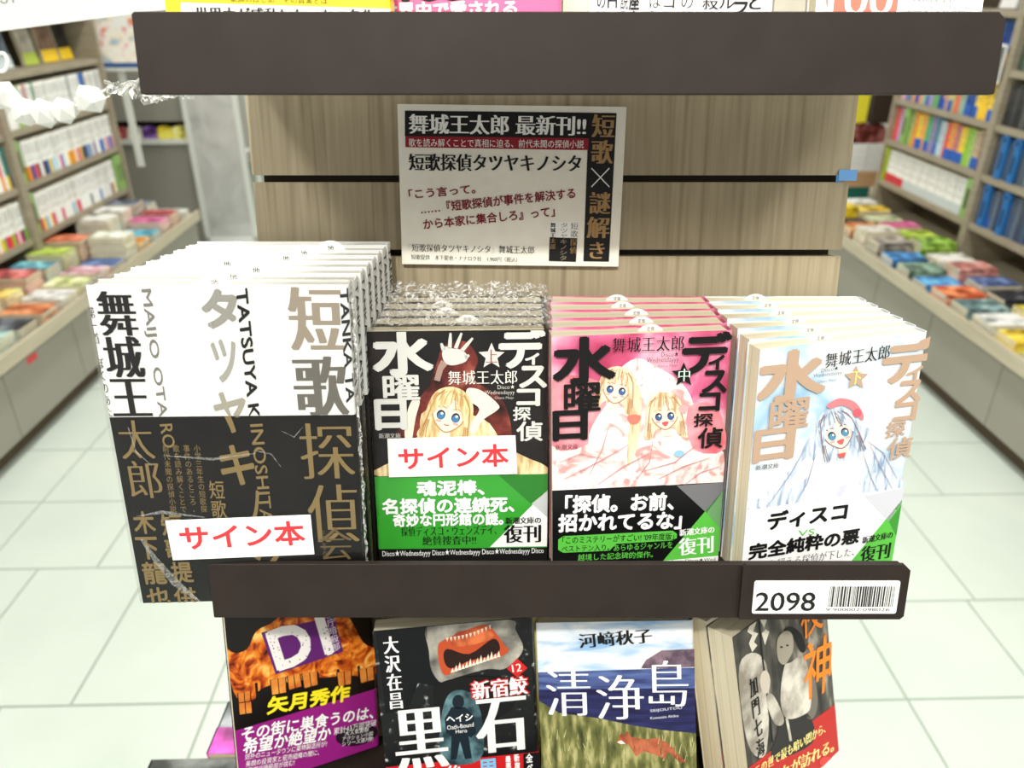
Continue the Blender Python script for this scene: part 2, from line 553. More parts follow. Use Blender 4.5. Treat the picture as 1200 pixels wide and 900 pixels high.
def lip(x0, x1, v0, v1, ny, name='shelf_lip'):
    r_ = 0.0022
    m = MB()
    r_ = 0.0006
    pts = [(x0 + r_, v0), (x1 - r_, v0), (x1, v0 + r_), (x1, v1 - 6 * r_), (x1 - 6 * r_, v1), (x0 + 2 * r_, v1), (x0, v1 - 2 * r_), (x0, v0 + r_)]
    m.prism(pts, 0, 0.0045)
    me = m.me(name)
    for vv in me.vertices:
        x, yv, z = vv.co
        vv.co = (x, -ny + z, yv)
    me.flip_normals()
    return bevel(link(name, me, stand, None, [M_brown]), 0.0007)
lip(-0.1995, 0.1995, -0.0345, 0.0, 0.0)
lip(-0.1995, 0.1995, 0.2505, 0.2860, 0.0145)
lip(-0.1995, 0.1995, -0.236, -0.2, 0.004)
for v, y0 in ((-0.2275, 0.0005),):
    box('shelf_board', -0.197, 0.197, y0, SN, v - 0.006, v, M_brown, stand)
FLOOR_SLOPE = 0.12              # the middle shelf falls slightly towards the back
def floor_z(y): return 1.0712 - FLOOR_SLOPE * (y - 0.343)
link('shelf_board', MB().box(-0.197, 0.197, 0, 0.124, -0.006, 0.0).me('shelf_board'), stand,
     STAND.inverted() @ Matrix.Translation((X0, 0.3425, floor_z(0.3425) - 0.0003)) @ Matrix.Rotation(-math.atan(FLOOR_SLOPE), 4, 'X'), [M_brown])
UP = S(0, 0.2585, 0.0095)       # the upper shelf is level
link('shelf_board', MB().box(-0.197, 0.197, 0, 0.1285, -0.005, 0.0).me('shelf_board'), stand, STAND.inverted() @ Matrix.Translation((X0, UP.y, UP.z)), [M_brown])
# plinth the stand rests on
PL = Matrix.Translation((0, 0.0, 0))
plinth = empty('display_plinth', Matrix.Translation((-0.005, 0.555, 0)), 'low wooden plinth under the display stand, mostly hidden', 'plinth')
box('body', -0.255, 0.255, -0.19, 0.2, 0.05, 0.70, M_wood, plinth, None, 0.002)
box('kickboard', -0.235, 0.235, -0.17, 0.18, 0.004, 0.05, M_kick, plinth)
box('top_board', -0.27, 0.265, -0.2, 0.21, 0.70, 0.715, M_brown, plinth, None, 0.001)
link('support', MB().box(-0.03, 0.03, SN + 0.022, SN + 0.05, -0.356, 0.25).me('support'), stand, None, [M_brown])

# blue tape at the panel edge
tp = MB().box(-0.004, 0.008, -0.0012, 0.0, -0.0035, 0.0035)
o = link('blue_tape', tp.me('blue_tape'), None, STAND @ Matrix.Translation((SW - 0.004, SN - 0.0005, g1 + 0.002)), [mat('blue_tape', rgb(110, 165, 225), 0.35)])
tag(o, 'small scrap of blue tape on the right edge of slat panel', 'tape')

# shelf label holder with the number
lh = empty('shelf_label_holder', STAND @ Matrix.Translation((0.1525, -0.0004, 0)), 'dark brown shelf label holder reading 2098 with barcode', 'label holder')
hw, hv0, hv1, ch = 0.0475, -0.0335, 0.0012, 0.0035
m = MB().prism([(-hw, hv0), (hw - ch * 0.6, hv0), (hw, hv0 + ch * 0.6), (hw, hv1 - ch), (hw - ch, hv1), (-hw + ch * .5, hv1), (-hw, hv1 - ch * .5)], 0, 0.0028)
me = m.me('holder')
for vv in me.vertices:
    x, yv, z = vv.co
    vv.co = (x, -z, yv)
link('holder', me, lh, None, [M_brown])
lx0, lx1, lz0, lz1 = -0.0405, 0.0425, -0.0295, -0.0085
q_ = 0.0012
m = MB().prism([(lx0, lz0 + q_), (lx0 + q_ * .3, lz0 + q_ * .3), (lx0 + q_, lz0), (lx1 - q_, lz0), (lx1 - q_ * .3, lz0 + q_ * .3), (lx1, lz0 + q_), (lx1, lz1 - q_), (lx1 - q_ * .3, lz1 - q_ * .3), (lx1 - q_, lz1), (lx0 + q_, lz1), (lx0 + q_ * .3, lz1 - q_ * .3), (lx0, lz1 - q_)], 0, 0.0004)
me = m.me('label_card')
for vv in me.vertices:
    x, yv, z = vv.co
    vv.co = (x, -0.0028 - z, yv)
lc = link('label_card', me, lh, None, [M_white])
P = Printer(lc, lh.matrix_basis.copy(), (lx0, lx1, lz0, lz1), -0.0032)
P.text('2098', (886, 694), (954, 716), rgb(28, 28, 28), 'medium', 1)
b0, b1 = P.px((973, 687)), P.px((1046, 711))
x = b0[0]
rb = random.Random(3)
while x < b1[0]:
    w = rb.choice((0.0003, 0.0003, 0.0006, 0.0009)) * 1.05
    P.rect(x, min(x + w, b1[0]), b1[1], b0[1], rgb(24, 24, 24), 1, 'barcode')
    x += w + rb.choice((0.0003, 0.0004, 0.0006))
P.text('9 900002 098026', (968, 712.5), (1042, 716), rgb(40, 40, 40), 'gothic', 1)
P.build()

# ------------------------------------------------------------------ books
def u_profile(w, t, r, c, grow=0.0):
    """outline of a folded cover seen from above: open fore-edge at -x, rounded spine at +x"""
    x0, x1, y0, y1 = -w / 2, w / 2 + grow, -grow, t + grow
    out = [(x0, y0), (x1 - r, y0)]
    out += [(x1 - r + r * math.sin(a), y0 + r - r * math.cos(a)) for a in (math.pi / 8, math.pi / 4, 3 * math.pi / 8)]
    out += [(x1, y0 + r), (x1, y1 - r)]
    out += [(x1 - r + r * math.cos(a), y1 - r + r * math.sin(a)) for a in (math.pi / 8, math.pi / 4, 3 * math.pi / 8)]
    out += [(x1 - r, y1), (x0, y1)]
    ri = max(r - c, 0.0003)
    inn = [(x0, y1 - c), (x1 - c - ri, y1 - c)]
    inn += [(x1 - c - ri + ri * math.cos(a), y1 - c - ri + ri * math.sin(a)) for a in (3 * math.pi / 8, math.pi / 4, math.pi / 8)]
    inn += [(x1 - c, y1 - c - ri), (x1 - c, y0 + c + ri)]
    inn += [(x1 - c - ri + ri * math.sin(a), y0 + c + ri - ri * math.cos(a)) for a in (3 * math.pi / 8, math.pi / 4, math.pi / 8)]
    inn += [(x1 - c - ri, y0 + c), (x0, y0 + c)]
    return out + inn
_bk = {}
def cover_mesh(w, h, t, r, c, m):
    key = ('c', w, h, t, r, c, m.name)
    if key not in _bk:
        me = MB().prism(u_profile(w, t, r, c), 0, h).me('cover')
        me.materials.append(m)
        _bk[key] = me
    return _bk[key]
def pages_mesh(w, h, t, r, c, m, inset):
    key = ('p', w, h, t, r, c, m.name, inset)
    if key not in _bk:
        me = MB().box(-w / 2 + inset, w / 2 - c - r * 0.6, c + 0.0001, t - c - 0.0001, inset * 0.7, h - inset).me('pages')
        me.materials.append(m)
        _bk[key] = me
    return _bk[key]
def band_mesh(w, h0, h1, t, r, m, grow=0.0003):
    key = ('b', w, h0, h1, t, r, m.name, grow)
    if key not in _bk:
        me = MB().prism(u_profile(w, t, r + grow, 0.0002, grow), h0, h1).me('obi_band')
        me.materials.append(m)
        _bk[key] = me
    return _bk[key]
def make_book(name, M, w, h, t, cm, pm, label, group=None, r=0.0025, c=0.0005, inset=0.0006, cat='book'):
    root = empty(name, M, label, cat, group)
    cv = link('cover', cover_mesh(w, h, t, r, c, cm), root)
    link('pages', pages_mesh(w, h, t, r, c, pm, inset), root)
    return root, cv
def slip(root, x, y, h, rad=0.009, words=('定価', '1485円')):
    n = 12
    m = MB().prism([(rad * math.cos(math.pi * i / n), rad * 0.95 * math.sin(math.pi * i / n)) for i in range(n + 1)], 0, 0.0003)
    me = m.me('sales_slip')
    for vv in me.vertices:
        a, b, z = vv.co
        vv.co = (a, z, b)
    me.flip_normals()
    o = link('sales_slip', me, root, Matrix.Translation((x, y, h - 0.0008)), [M_white])
    P = Printer(o, root.matrix_basis @ o.matrix_basis, (-rad, rad, 0, rad))
    if len(words) == 2:
        P.text(words[0], (-0.0022, 0.0071), (0.0022, 0.0047), BLACK, 'gothic', 1, local=True)
        P.text(words[1], (-0.0042, 0.0043), (0.0042, 0.0021), BLACK, 'gothic', 1, local=True)
    else:
        P.text(words[0], (-0.0020, 0.0066), (0.0020, 0.0026), BLACK, 'mincho', 1, local=True)
    P.build()

def lerp(a, b, t): return tuple(p + (q - p) * t for p, q in zip(a, b))
L_BACK = math.degrees(math.atan(FLOOR_SLOPE))
def pile_poses(pA, n, t, h, x_end):
    """front book as fitted, the others square to the shelf floor and packed behind it"""
    out = [pA]
    y1 = pA[1] + h * (math.sin(math.radians(pA[4])) - math.sin(math.radians(L_BACK))) + t * 1.01
    room_left = 0.4708 - y1 - t
    step = max(t + 0.0005, room_left / max(1, n - 2))
    for i in range(1, n):
        f = i / (n - 1)
        y = y1 + (i - 1) * step
        out.append((pA[0] + (x_end - pA[0]) * f, y, floor_z(y) + 0.0003, pA[3] * (1 - f) ** 1.1, L_BACK + 0.15 * i, pA[5] * (1 - f)))
    return out

# ---- big black-and-white hardcovers, left stack
GOLD, GREY, TAN = rgb(132, 112, 72), rgb(142, 138, 128), rgb(150, 138, 122)
BW, BH, BT = 0.128, 0.188, 0.0146
M_bigwhite = mat('glossy_white_cover', rgb(230, 230, 227), 0.4, 0.35)
M_bigblack = noise_mat('black_band', [(0.35, rgb(11, 10, 10)), (0.65, rgb(25, 23, 20))], nscale=25, rough=0.5, spec=0.25)
NB = 8
p0 = (-0.1503, 0.3435, 1.0720, 4.0, 6.3, -1.5)
big_names = ['rearmost, touching the slat panel', 'second from the slat panel', 'third from the slat panel', 'fourth from the slat panel', 'fifth from the slat panel', 'third from the front', 'second from the front', 'front copy with the red-lettered card']
OBI_H = None
for i in range(NB):
    M = pose(*pile_poses(p0, NB, BT, BH, -0.1445)[i])
    root, cv = make_book('hardcover_book', M, BW, BH, BT, M_bigwhite, M_pagesw,
                         'white hardcover with black lower band in left stack, ' + big_names[NB - 1 - i], 'tall black and white hardcovers on the left', r=0.0015, c=0.0009, inset=0.0010)
    if OBI_H is None:
        PP = Printer(cv, M, (-BW / 2, BW / 2, 0, BH))
        OBI_H = PP.px((270, 487.5))[1]
    ob = link('obi_band', band_mesh(BW, 0.0, OBI_H, BT, 0.0015, M_bigblack), root)
    # spine lettering: reads downwards
    Ms = Matrix(((0, 0, 0, 0),) * 4)
    F = Matrix.Identity(4)
    F[0][0], F[1][0], F[2][0] = 0, 1, 0          # face x -> book y
    F[0][1], F[1][1], F[2][1] = -1, 0, 0         # face -y -> book +x
    F[0][3], F[1][3], F[2][3] = BW / 2, 0, 0
    Q = Printer(cv, M @ F, (0, BT, 0, BH), 0.0, 'spine_lettering', F, 2)
    def down(q, body, z_top, z_bot, y0, y1, col, st='gothic', layer=1):
        vs, fs = type_shape(body, st)
        q._put(ink(col), [(y0 + (y1 - y0) * (v), z_top + (z_bot - z_top) * u) for u, v in vs], fs, layer, 'spine_lettering')
    down(Q, 'TANKA TATSU', BH - 0.003, OBI_H + 0.002, 0.0022, BT - 0.003, rgb(30, 30, 32), 'medium')
    Q.build()
    Q = Printer(ob, M @ F, (0, BT, 0, OBI_H), -0.0003, 'spine_lettering', F, 2)
    down(Q, 'YA KINOSHITA 短歌探偵', OBI_H - 0.003, 0.008, 0.003, BT - 0.003, GOLD, 'gothic')
    Q.build()
    if i < NB - 1:
        down_x = (-0.004, 0.0, 0.006, -0.016, 0.012, 0.018, 0.03)[i]
        slip(root, down_x, BT / 2, BH - 0.004, 0.010, ('地',))
    if i == 0:
        P = Printer(cv, M, (-BW / 2, BW / 2, OBI_H, BH))
        INKB = rgb(24, 23, 24)
        P.text('舞', (110, 341), (164, 393), INKB, 'minchobold')
        P.text('城', (118, 394), (172, 442), INKB, 'minchobold')
        P.text('王', (126, 444), (179.5, 487), INKB, 'minchobold')
        P.quad('第一首　ぼくのあた', ((103, 359), (110, 359), (133, 488), (125, 488)), INKB, 'mincho', vertical=True)
        P.quad('MAIJO OTA', ((177, 338), (197, 488), (184, 490), (162, 339)), rgb(120, 118, 112), 'medium')
        P.text('タ', (233, 338), (282, 385), rgb(148, 146, 138), 'heavy')
        P.text('ツ', (246, 397), (281, 448), rgb(160, 158, 150), 'bold')
        P.text('ヤ', (248, 459), (292, 507), rgb(160, 155, 140), 'bold')
        P.quad('TATSUYA K', ((290, 337), (305, 489), (292, 491), (276, 339)), INKB, 'bold')
        P.text('短', (335, 336), (404, 410), TAN, 'minchobold')
        P.text('歌', (341, 417.5), (410, 486), rgb(105, 102, 94), 'minchobold')
        P.quad('TANKA TA', ((408, 337), (417, 470), (406, 472), (398, 338)), rgb(40, 40, 44), 'bold')
        P.build()
        P = Printer(ob, M, (-BW / 2, BW / 2, 0, OBI_H), -0.0003)
        P.text('太', (136, 492.5), (183, 537), GOLD, 'mincho')
        P.text('郎', (147, 540), (192.5, 583), GOLD, 'mincho')
        P.text('木', (154, 599), (184, 625), GOLD, 'bold')
        P.text('下', (158, 629), (188, 655), GOLD, 'bold')
        P.text('龍', (165, 658), (197, 684), GOLD, 'bold')
        P.text('也', (170, 688), (201, 709), GOLD, 'bold')
        P.text('短', (187, 602), (216, 627), GOLD, 'bold')
        P.text('歌', (192, 631), (222, 655), GOLD, 'bold')
        P.text('提', (199, 658), (228, 682), GOLD, 'bold')
        P.text('供', (202.5, 688), (232, 708), GOLD, 'bold')
        P.quad('RO', ((202, 496), (206, 524), (192, 525), (187, 497)), GOLD, 'medium')
        for k, s_ in enumerate(('前代未聞の探偵小説', '歌を読み解くことで', '事件のあるところ、', '小学三年生の短歌探')):
            P.quad(s_, ((190 + 12.3 * k, 521), (197.5 + 12.3 * k, 521), (207.5 + 12 * k, 600), (200 + 12 * k, 600)), GOLD, 'gothic', vertical=True)
        P.quad('短歌', ((244, 563), (262, 563), (267, 607), (249, 607)), GOLD, 'medium', vertical=True)
        P.text('ヤ', (248, 459), (292, 507), GOLD, 'bold')
        P.text('キ', (255, 521), (301, 568), GOLD, 'bold')
        P.text('ノ', (284, 574), (309, 622), GOLD, 'bold')
        P.text('シ', (292, 636), (330, 672), GOLD, 'bold')
        P.quad('INOSHITA', ((308, 496), (320, 612), (306, 613), (293, 497)), GOLD, 'medium')
        P.text('探', (349, 496), (417, 560), GOLD, 'mincho')
        P.text('偵', (358, 568), (422, 634), GOLD, 'mincho')
        P.text('三十一文字の謎', (376, 622), (384, 654), GOLD, 'thin', vertical=True)
        P.text('会', (372, 618), (414, 655), rgb(105, 88, 58), 'mincho')
        P.build()
        w_ = MB().box(-BW / 2 - .0012, BW / 2 + .0012, -0.0014, BT + .0005, 0.001, BH + .0012)
        wr = link('plastic_wrap', w_.me('plastic_wrap'), root, None, [M_film])
        # gathered film seam along the spine edge
        sv, sf = [], []
        rs = random.Random(5)
        for j in range(40):
            z = 0.004 + j * (BH - 0.006) / 39
            for q in range(4):
                sv.append((BW / 2 + 0.0012 + rs.uniform(-0.0008, 0.0018), -0.0014 + q * 0.0012 + rs.uniform(-.0006, .0006), z))
            if j: sf += [(4 * (j - 1) + q, 4 * (j - 1) + q + 1, 4 * j + q + 1, 4 * j + q) for q in range(3)]
        link('film_seam', mesh('film_seam', sv, sf), root, None, [M_film2])
        BIGM = M
        P = Printer(wr, M, (-BW / 2, BW / 2, 0, BH), -0.0014, 'film_crease')  # highlight streaks painted on the front of the wrap
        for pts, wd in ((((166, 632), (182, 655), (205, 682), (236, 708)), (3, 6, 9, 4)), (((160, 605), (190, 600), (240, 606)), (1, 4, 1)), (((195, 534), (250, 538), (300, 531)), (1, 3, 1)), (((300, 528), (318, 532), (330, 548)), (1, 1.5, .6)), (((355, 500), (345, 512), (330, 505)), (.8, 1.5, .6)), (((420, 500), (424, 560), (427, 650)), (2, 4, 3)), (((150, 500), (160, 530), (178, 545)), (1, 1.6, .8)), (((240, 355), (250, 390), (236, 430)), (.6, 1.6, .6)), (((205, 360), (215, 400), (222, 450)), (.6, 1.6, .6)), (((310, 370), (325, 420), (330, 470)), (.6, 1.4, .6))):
            P.stroke(pts, wd, M_glint, 1, 'film_crease')
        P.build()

def flat_card(name, M, quad_px, y, th, m, label, cat, margin=True):
    """thin card lying on the face of a book: corners from the photograph, on that face's plane"""
    Pq = Printer(None, M, (-1, 1, -1, 1), y)
    q = [Pq.px(p) for p in quad_px]
    c = ((q[0][0] + q[1][0] + q[2][0] + q[3][0]) / 4, (q[0][1] + q[1][1] + q[2][1] + q[3][1]) / 4)
    root = empty(name, M @ Matrix.Translation((c[0], y, c[1])), label, cat)
    mb = MB().prism([(p[0] - c[0], p[1] - c[1]) for p in (q[3], q[2], q[1], q[0])], 0, th)
    me = mb.me('card')
    for vv in me.vertices:
        a, b, z = vv.co
        vv.co = (a, -z, b)
    o = link('card', me, root, None, [m])
    return root, o, Printer(o, root.matrix_basis.copy(), (-1, 1, -1, 1), -th)
RED = rgb(228, 60, 66)
root, o, P = flat_card('sign_card', BIGM, ((194, 610), (364, 603), (368.5, 649), (203, 656)), -0.0018, 0.0005, M_white,
                       'white card with red lettering on the black and white hardcover', 'card')
P.line('サイン本', (211, 631), (357, 624), 29, RED, 'bold', 1)
P.build()

# ---- three piles of paperbacks
KW, KH = 0.105, 0.151
M_kblack = noise_mat('dark_cover', [(0.35, rgb(14, 12, 12)), (0.6, rgb(28, 22, 20)), (0.8, rgb(52, 38, 32))], nscale=30, rough=0.3, spec=0.5)
M_kpink = noise_mat('pink_cover', [(0.3, rgb(176, 46, 84)), (0.5, rgb(226, 108, 148)), (0.68, rgb(246, 196, 214))], nscale=28, rough=0.32, spec=0.45, distort=0.8)
M_kwhite = noise_mat('pale_cover', [(0.36, rgb(158, 198, 228)), (0.5, rgb(220, 232, 240)), (0.62, rgb(238, 238, 238))], nscale=24, rough=0.35, distort=0.6)
M_green = mat('green_band', rgb(58, 165, 52), 0.35, 0.45)
M_bandblack = mat('black_paper_band', rgb(16, 16, 17), 0.35, 0.45)
M_bandwhite = mat('white_paper_band', rgb(250, 250, 250), 0.4)
def pile(n, t, pA, x_end, cm, bandm, names, front_what, group, words=True, obi_px=None, slips=(), spine_col=BLACK, title='ディスコ探偵水曜日'):
    res = None
    oh = None
    for i in range(n):
        M = pose(*pile_poses(pA, n, t, KH, x_end)[i])
        root, cv = make_book('paperback_book', M, KW, KH, t, cm, M_pages, '%s, %s' % (front_what, names[i]), group, r=0.0035, c=0.0005)
        if oh is None:
            oh = Printer(cv, M, (-1, 1, 0, 1)).px(obi_px)[1]
        ob = link('obi_band', band_mesh(KW, 0.0, oh, t, 0.0035, bandm), root)
        F = Matrix.Identity(4)
        F[0][0], F[1][0], F[2][0] = 0, 1, 0
        F[0][1], F[1][1], F[2][1] = -1, 0, 0
        F[0][3] = KW / 2
        Q = Printer(cv, M @ F, (0, t, 0, KH), 0.0, 'spine_lettering', F, 2)
        Q.text(title, (t * .25, KH - 0.006), (t * .75, oh + 0.01), spine_col, 'bold', 1, vertical=True, local=True)
        Q.build()
        if i < len(slips) and slips[i] is not None:
            slip(root, slips[i], t / 2, KH - 0.0045)
        if i == 0: res = (root, cv, ob, M, oh)
    return res

def girl(P, c, r, tilt, hair, skin, eye, line=rgb(120, 90, 70), layer=4, smile=False):
    """a plain cartoon girl's head: hair, face, fringe, eyes, mouth; r = face radius in pixels"""
    ct, st = math.cos(tilt), math.sin(tilt)
    def q(x, y): return (c[0] + r * (x * ct - y * st), c[1] + r * (x * st + y * ct))
    P.poly([q(*p) for p in ((-1.25, -.2), (-1.0, -1.05), (-.3, -1.5), (.5, -1.45), (1.15, -.9), (1.35, 0), (1.25, .9), (1.5, 1.7), (.9, 1.5), (.6, 1.0), (-.6, 1.0), (-1.0, 1.6), (-1.5, 1.5), (-1.3, .7))], hair, layer, 4)
    P.poly([q(*p) for p in ((-.28, .8), (.28, .8), (.34, 1.5), (-.34, 1.5))], skin, layer + 1)
    P.poly([q(*p) for p in ((-.9, -.5), (0, -.85), (.9, -.5), (.86, .25), (.5, .75), (0, 1.02), (-.5, .75), (-.86, .25))], skin, layer + 2, 4)
    fc = [q(*p) for p in ((-.9, -.5), (-.86, .25), (-.5, .75), (0, 1.02), (.5, .75), (.86, .25), (.9, -.5))]
    P.stroke(smooth_loop(fc, 4)[:24], r * .07, line, layer + 3)
    P.poly([q(-.62, .42), q(-.36, .42), q(-.36, .52), q(-.62, .52)], rgb(244, 176, 164), layer + 3, 3)
    P.poly([q(.36, .42), q(.62, .42), q(.62, .52), q(.36, .52)], rgb(244, 176, 164), layer + 3, 3)
    for sx in (-1, 1):
        e = q(sx * .42, .12)
        P.ellipse(e, r * .24, r * .27, rgb(50, 40, 50), layer + 3, tilt)
        P.ellipse((e[0], e[1] + r * .05), r * .19, r * .22, eye, layer + 4, tilt)
        P.ellipse((e[0] + r * .06, e[1] - r * .08), r * .075, r * .075, WHITE, layer + 5)
        P.stroke([q(sx * .2, -.3), q(sx * .45, -.38), q(sx * .66, -.28)], r * .06, line, layer + 3)
    if smile:
        P.poly([q(-.22, .52), q(.22, .48), q(.1, .76), q(-.1, .76)], rgb(214, 96, 96), layer + 3, 3)
    else:
        P.stroke([q(-.14, .6), q(0, .64), q(.14, .58)], r * .06, rgb(170, 96, 84), layer + 3)
    P.poly([q(*p) for p in ((-1.05, .35), (-1.1, -.7), (-.4, -1.25), (.2, -1.15), (.05, -.75), (-.2, -.2), (-.28, -.62), (-.55, -.1), (-.6, -.5), (-.8, .0))], hair, layer + 6)
    P.poly([q(*p) for p in ((1.05, .4), (1.12, -.6), (.6, -1.2), (.15, -1.15), (.3, -.7), (.42, -.15), (.5, -.55), (.72, -.1), (.8, .1))], hair, layer + 6)
    P.stroke([q(-.5, -1.3), q(-.9, -.8), q(-1.1, .1), q(-1.25, 1.0)], r * .07, line, layer + 7)
    P.stroke([q(.6, -1.25), q(1.05, -.6), q(1.2, .2), q(1.3, 1.1)], r * .07, line, layer + 7)
    for k_ in range(7):
        xx = -1.0 + k_ * .33
        P.stroke([q(xx * .5, -1.38 + abs(xx) * .2), q(xx * .9, -1.0), q(xx * 1.05, -.62)], r * .045, line, layer + 7)
    for sx in (-1, 1):
        for k_ in range(3):
            P.stroke([q(sx * (1.0 + .08 * k_), .5), q(sx * (1.05 + .1 * k_), 1.0), q(sx * (1.0 + .16 * k_), 1.5)], r * .045, line, layer + 7)
    P.stroke([q(.15, -1.2), q(.2, -.7), q(.36, -.3)], r * .05, line, layer + 7)

# black-covered paperbacks with green band (first volume)
root, cv, ob, M, oh = pile(5, 0.0158, (-0.0305, 0.3787, 1.0680, 2.1, 10.5, -0.2), -0.031, M_kblack, M_green,
    ['front copy of the pile with red-lettered card', 'second of its pile', 'third of its pile', 'fourth of its pile', 'last of its pile at the slat panel'],
    'shrink-wrapped black paperback with green band', 'black paperbacks with green bands', obi_px=(540, 557), slips=(None, 0.004, -0.01, -0.014, None), spine_col=rgb(220, 220, 216))
JM = M
P = Printer(cv, M, (-KW / 2, KW / 2, oh, KH))
GW = rgb(214, 214, 208)
glow = noise_mat('red_glow_print', [(0.35, rgb(40, 18, 16)), (0.55, rgb(120, 48, 40)), (0.75, rgb(190, 110, 90))], nscale=70, rough=0.35)
P.poly([(500, 455), (512, 425), (520, 405), (545, 400), (560, 420), (556, 445), (590, 470), (600, 520), (585, 556), (470, 556), (460, 520), (480, 480)], glow, 0, 4)
hairA, skinA = rgb(238, 214, 158), rgb(250, 230, 212)
straw = noise_mat('blonde_hair_print', [(0.35, rgb(196, 158, 104)), (0.5, rgb(236, 212, 158)), (0.68, rgb(252, 240, 204))], scale=(5, 1, 1), nscale=60, rough=0.35)
P.poly([(500, 480), (490, 510), (470, 535), (445, 548), (444, 558), (640, 556), (638, 545), (615, 535), (590, 520), (565, 490)], straw, 1, 4)
P.poly([(482, 520), (487, 490), (492, 470), (486, 465), (478, 480), (474, 505), (478, 530)], skinA, 2, 4)
P.poly([(548, 455), (565, 458), (584, 474), (582, 481), (566, 492), (556, 508), (548, 500), (562, 480), (548, 468)], skinA, 2, 4)
girl(P, (526, 485), 21, 0.22, straw, skinA, rgb(70, 130, 180), rgb(196, 150, 90), 3)
P.poly([(518, 414), (522, 406), (530, 408), (541, 410), (548, 417), (545, 424), (530, 428), (521, 424)], GW, 3, 4)
for a, b in (((520, 410), (517, 402)), ((527, 408), (528, 390)), ((534, 408), (541, 390)), ((541, 411), (554, 396)), ((545, 419), (550, 416))):
    P.stroke([a, ((a[0] + b[0]) / 2, (a[1] + b[1]) / 2), b], (4.6, 4.2, 2.4), GW, 3)
P.stroke([(521, 424), (516, 432), (512, 446)], (9, 7, 7), rgb(170, 140, 128), 2)
P.text('水', (434, 386), (509, 440), GW, 'heavy', 12)
P.text('曜', (448, 439), (493, 469), GW, 'bold', 12)
P.text('日', (438, 467), (478, 503), GW, 'heavy', 12)
P.star((576, 417), 16, GW, 11)
P.text('上', (569, 409), (583, 424), rgb(176, 60, 50), 'mincho', 12)
P.text('デ', (584, 383), (639, 431), GW, 'heavy', 12)
P.text('ィ', (615, 413), (632, 427), GW, 'heavy', 12)
P.text('ス', (608, 428), (641, 454), GW, 'heavy', 12)
P.text('コ', (605, 455), (633, 475), GW, 'heavy', 12)
P.text('探', (601, 476), (622, 492), GW, 'bold', 12)
P.text('偵', (605, 493), (636, 516), GW, 'bold', 12)
P.text('舞城王太郎', (525, 434), (606, 449), rgb(236, 232, 222), 'mincho', 13)
P.text('Disco★', (583, 450), (603, 455), rgb(226, 220, 210), 'thin', 13)
P.text('Wednesdayyy', (568, 457), (603, 462.5), rgb(226, 220, 210), 'thin', 13)
P.text('Otaro Maijo', (580, 464), (602, 467.5), rgb(210, 204, 196), 'thin', 13)
P.text('新潮文庫', (444, 507), (470, 512.5), rgb(200, 196, 190), 'mincho', 13)
P.build()
P = Printer(ob, M, (-KW / 2, KW / 2, 0, oh), -0.0003)
P.poly([(584, 556), (645, 553), (645, 575), (622, 590)], rgb(44, 128, 42), 1)
P.poly([(645, 574), (645, 640), (574, 641)], WHITE, 1)
P.poly([(623, 590), (645, 575), (645, 606)], rgb(200, 204, 204), 2)
P.poly([(430, 643.5), (650, 641), (650, 662), (430, 662)], BLACK, 3)
P.text('魂泥棒、', (488, 563), (568, 580), WHITE, 'heavy', 4)
P.text('名探偵の連続死、', (447, 584), (603, 600), WHITE, 'heavy', 4)
P.text('奇妙な円形館の謎。', (460, 602), (590, 615), WHITE, 'heavy', 4)
P.text('探偵ディスコ・ウェンズデイ、', (470, 617), (582, 626), BLACK, 'mincho', 4)
P.text('絶賛捜査中!!', (495, 628), (558, 637.5), BLACK, 'mincho', 4)
P.text('新潮文庫の', (592, 606), (634, 613), BLACK, 'minchobold', 4)
P.text('復刊', (590, 615), (634, 635), BLACK, 'minchobold', 4)
P.text('Disco★Wednesdayyy Disco★Wednesdayyy Disco★Wednesdayyy Disco', (448, 644.5), (637, 649.5), WHITE, 'gothic', 4)
P.build()
w_ = MB().box(-KW / 2 - .001, KW / 2 + .001, -0.0012, 0.0178, -0.0004, KH + .001)
link('plastic_wrap', w_.me('plastic_wrap'), root, None, [M_film])
root, o, P = flat_card('sign_card', JM, ((454, 514), (604, 510), (606, 555), (456, 559)), -0.0016, 0.0005, M_white,
                       'white card with red lettering on the black paperback with green band', 'card')
P.line('サイン本', (467, 538), (596, 533), 27, RED, 'bold', 1)
P.build()
# crumpled film gathered over the top of this pile
rs = random.Random(11)
nx, ny = 40, 12
sv, sf = [], []
for j in range(ny + 1):
    for i in range(nx + 1):
        u, v = i / nx, j / ny
        yb, zb = 0.412 + v * 0.076, 1.2150 - v * 0.0085
        edge = max(0, abs(u - .5) * 2 - .86) / .14
        sv.append((-0.0895 + u * 0.118 + rs.uniform(-.0012, .0012), yb + rs.uniform(-.002, .002), zb + 0.0024 + rs.uniform(-.0007, .0016) * (0.5 + v) + 0.007 * max(0, v - .75) * 4 + 0.004 * min(1, edge * 2) - edge * 0.016))
for j in range(ny):
    for i in range(nx):
        a = j * (nx + 1) + i
        sf.append((a, a + 1, a + nx + 2, a + nx + 1))
o = link('crumpled_film', mesh('crumpled_film', sv, sf), None, None, [M_film2])
tag(o, 'crumpled clear shrink film gathered over the pile of black paperbacks', 'plastic film')

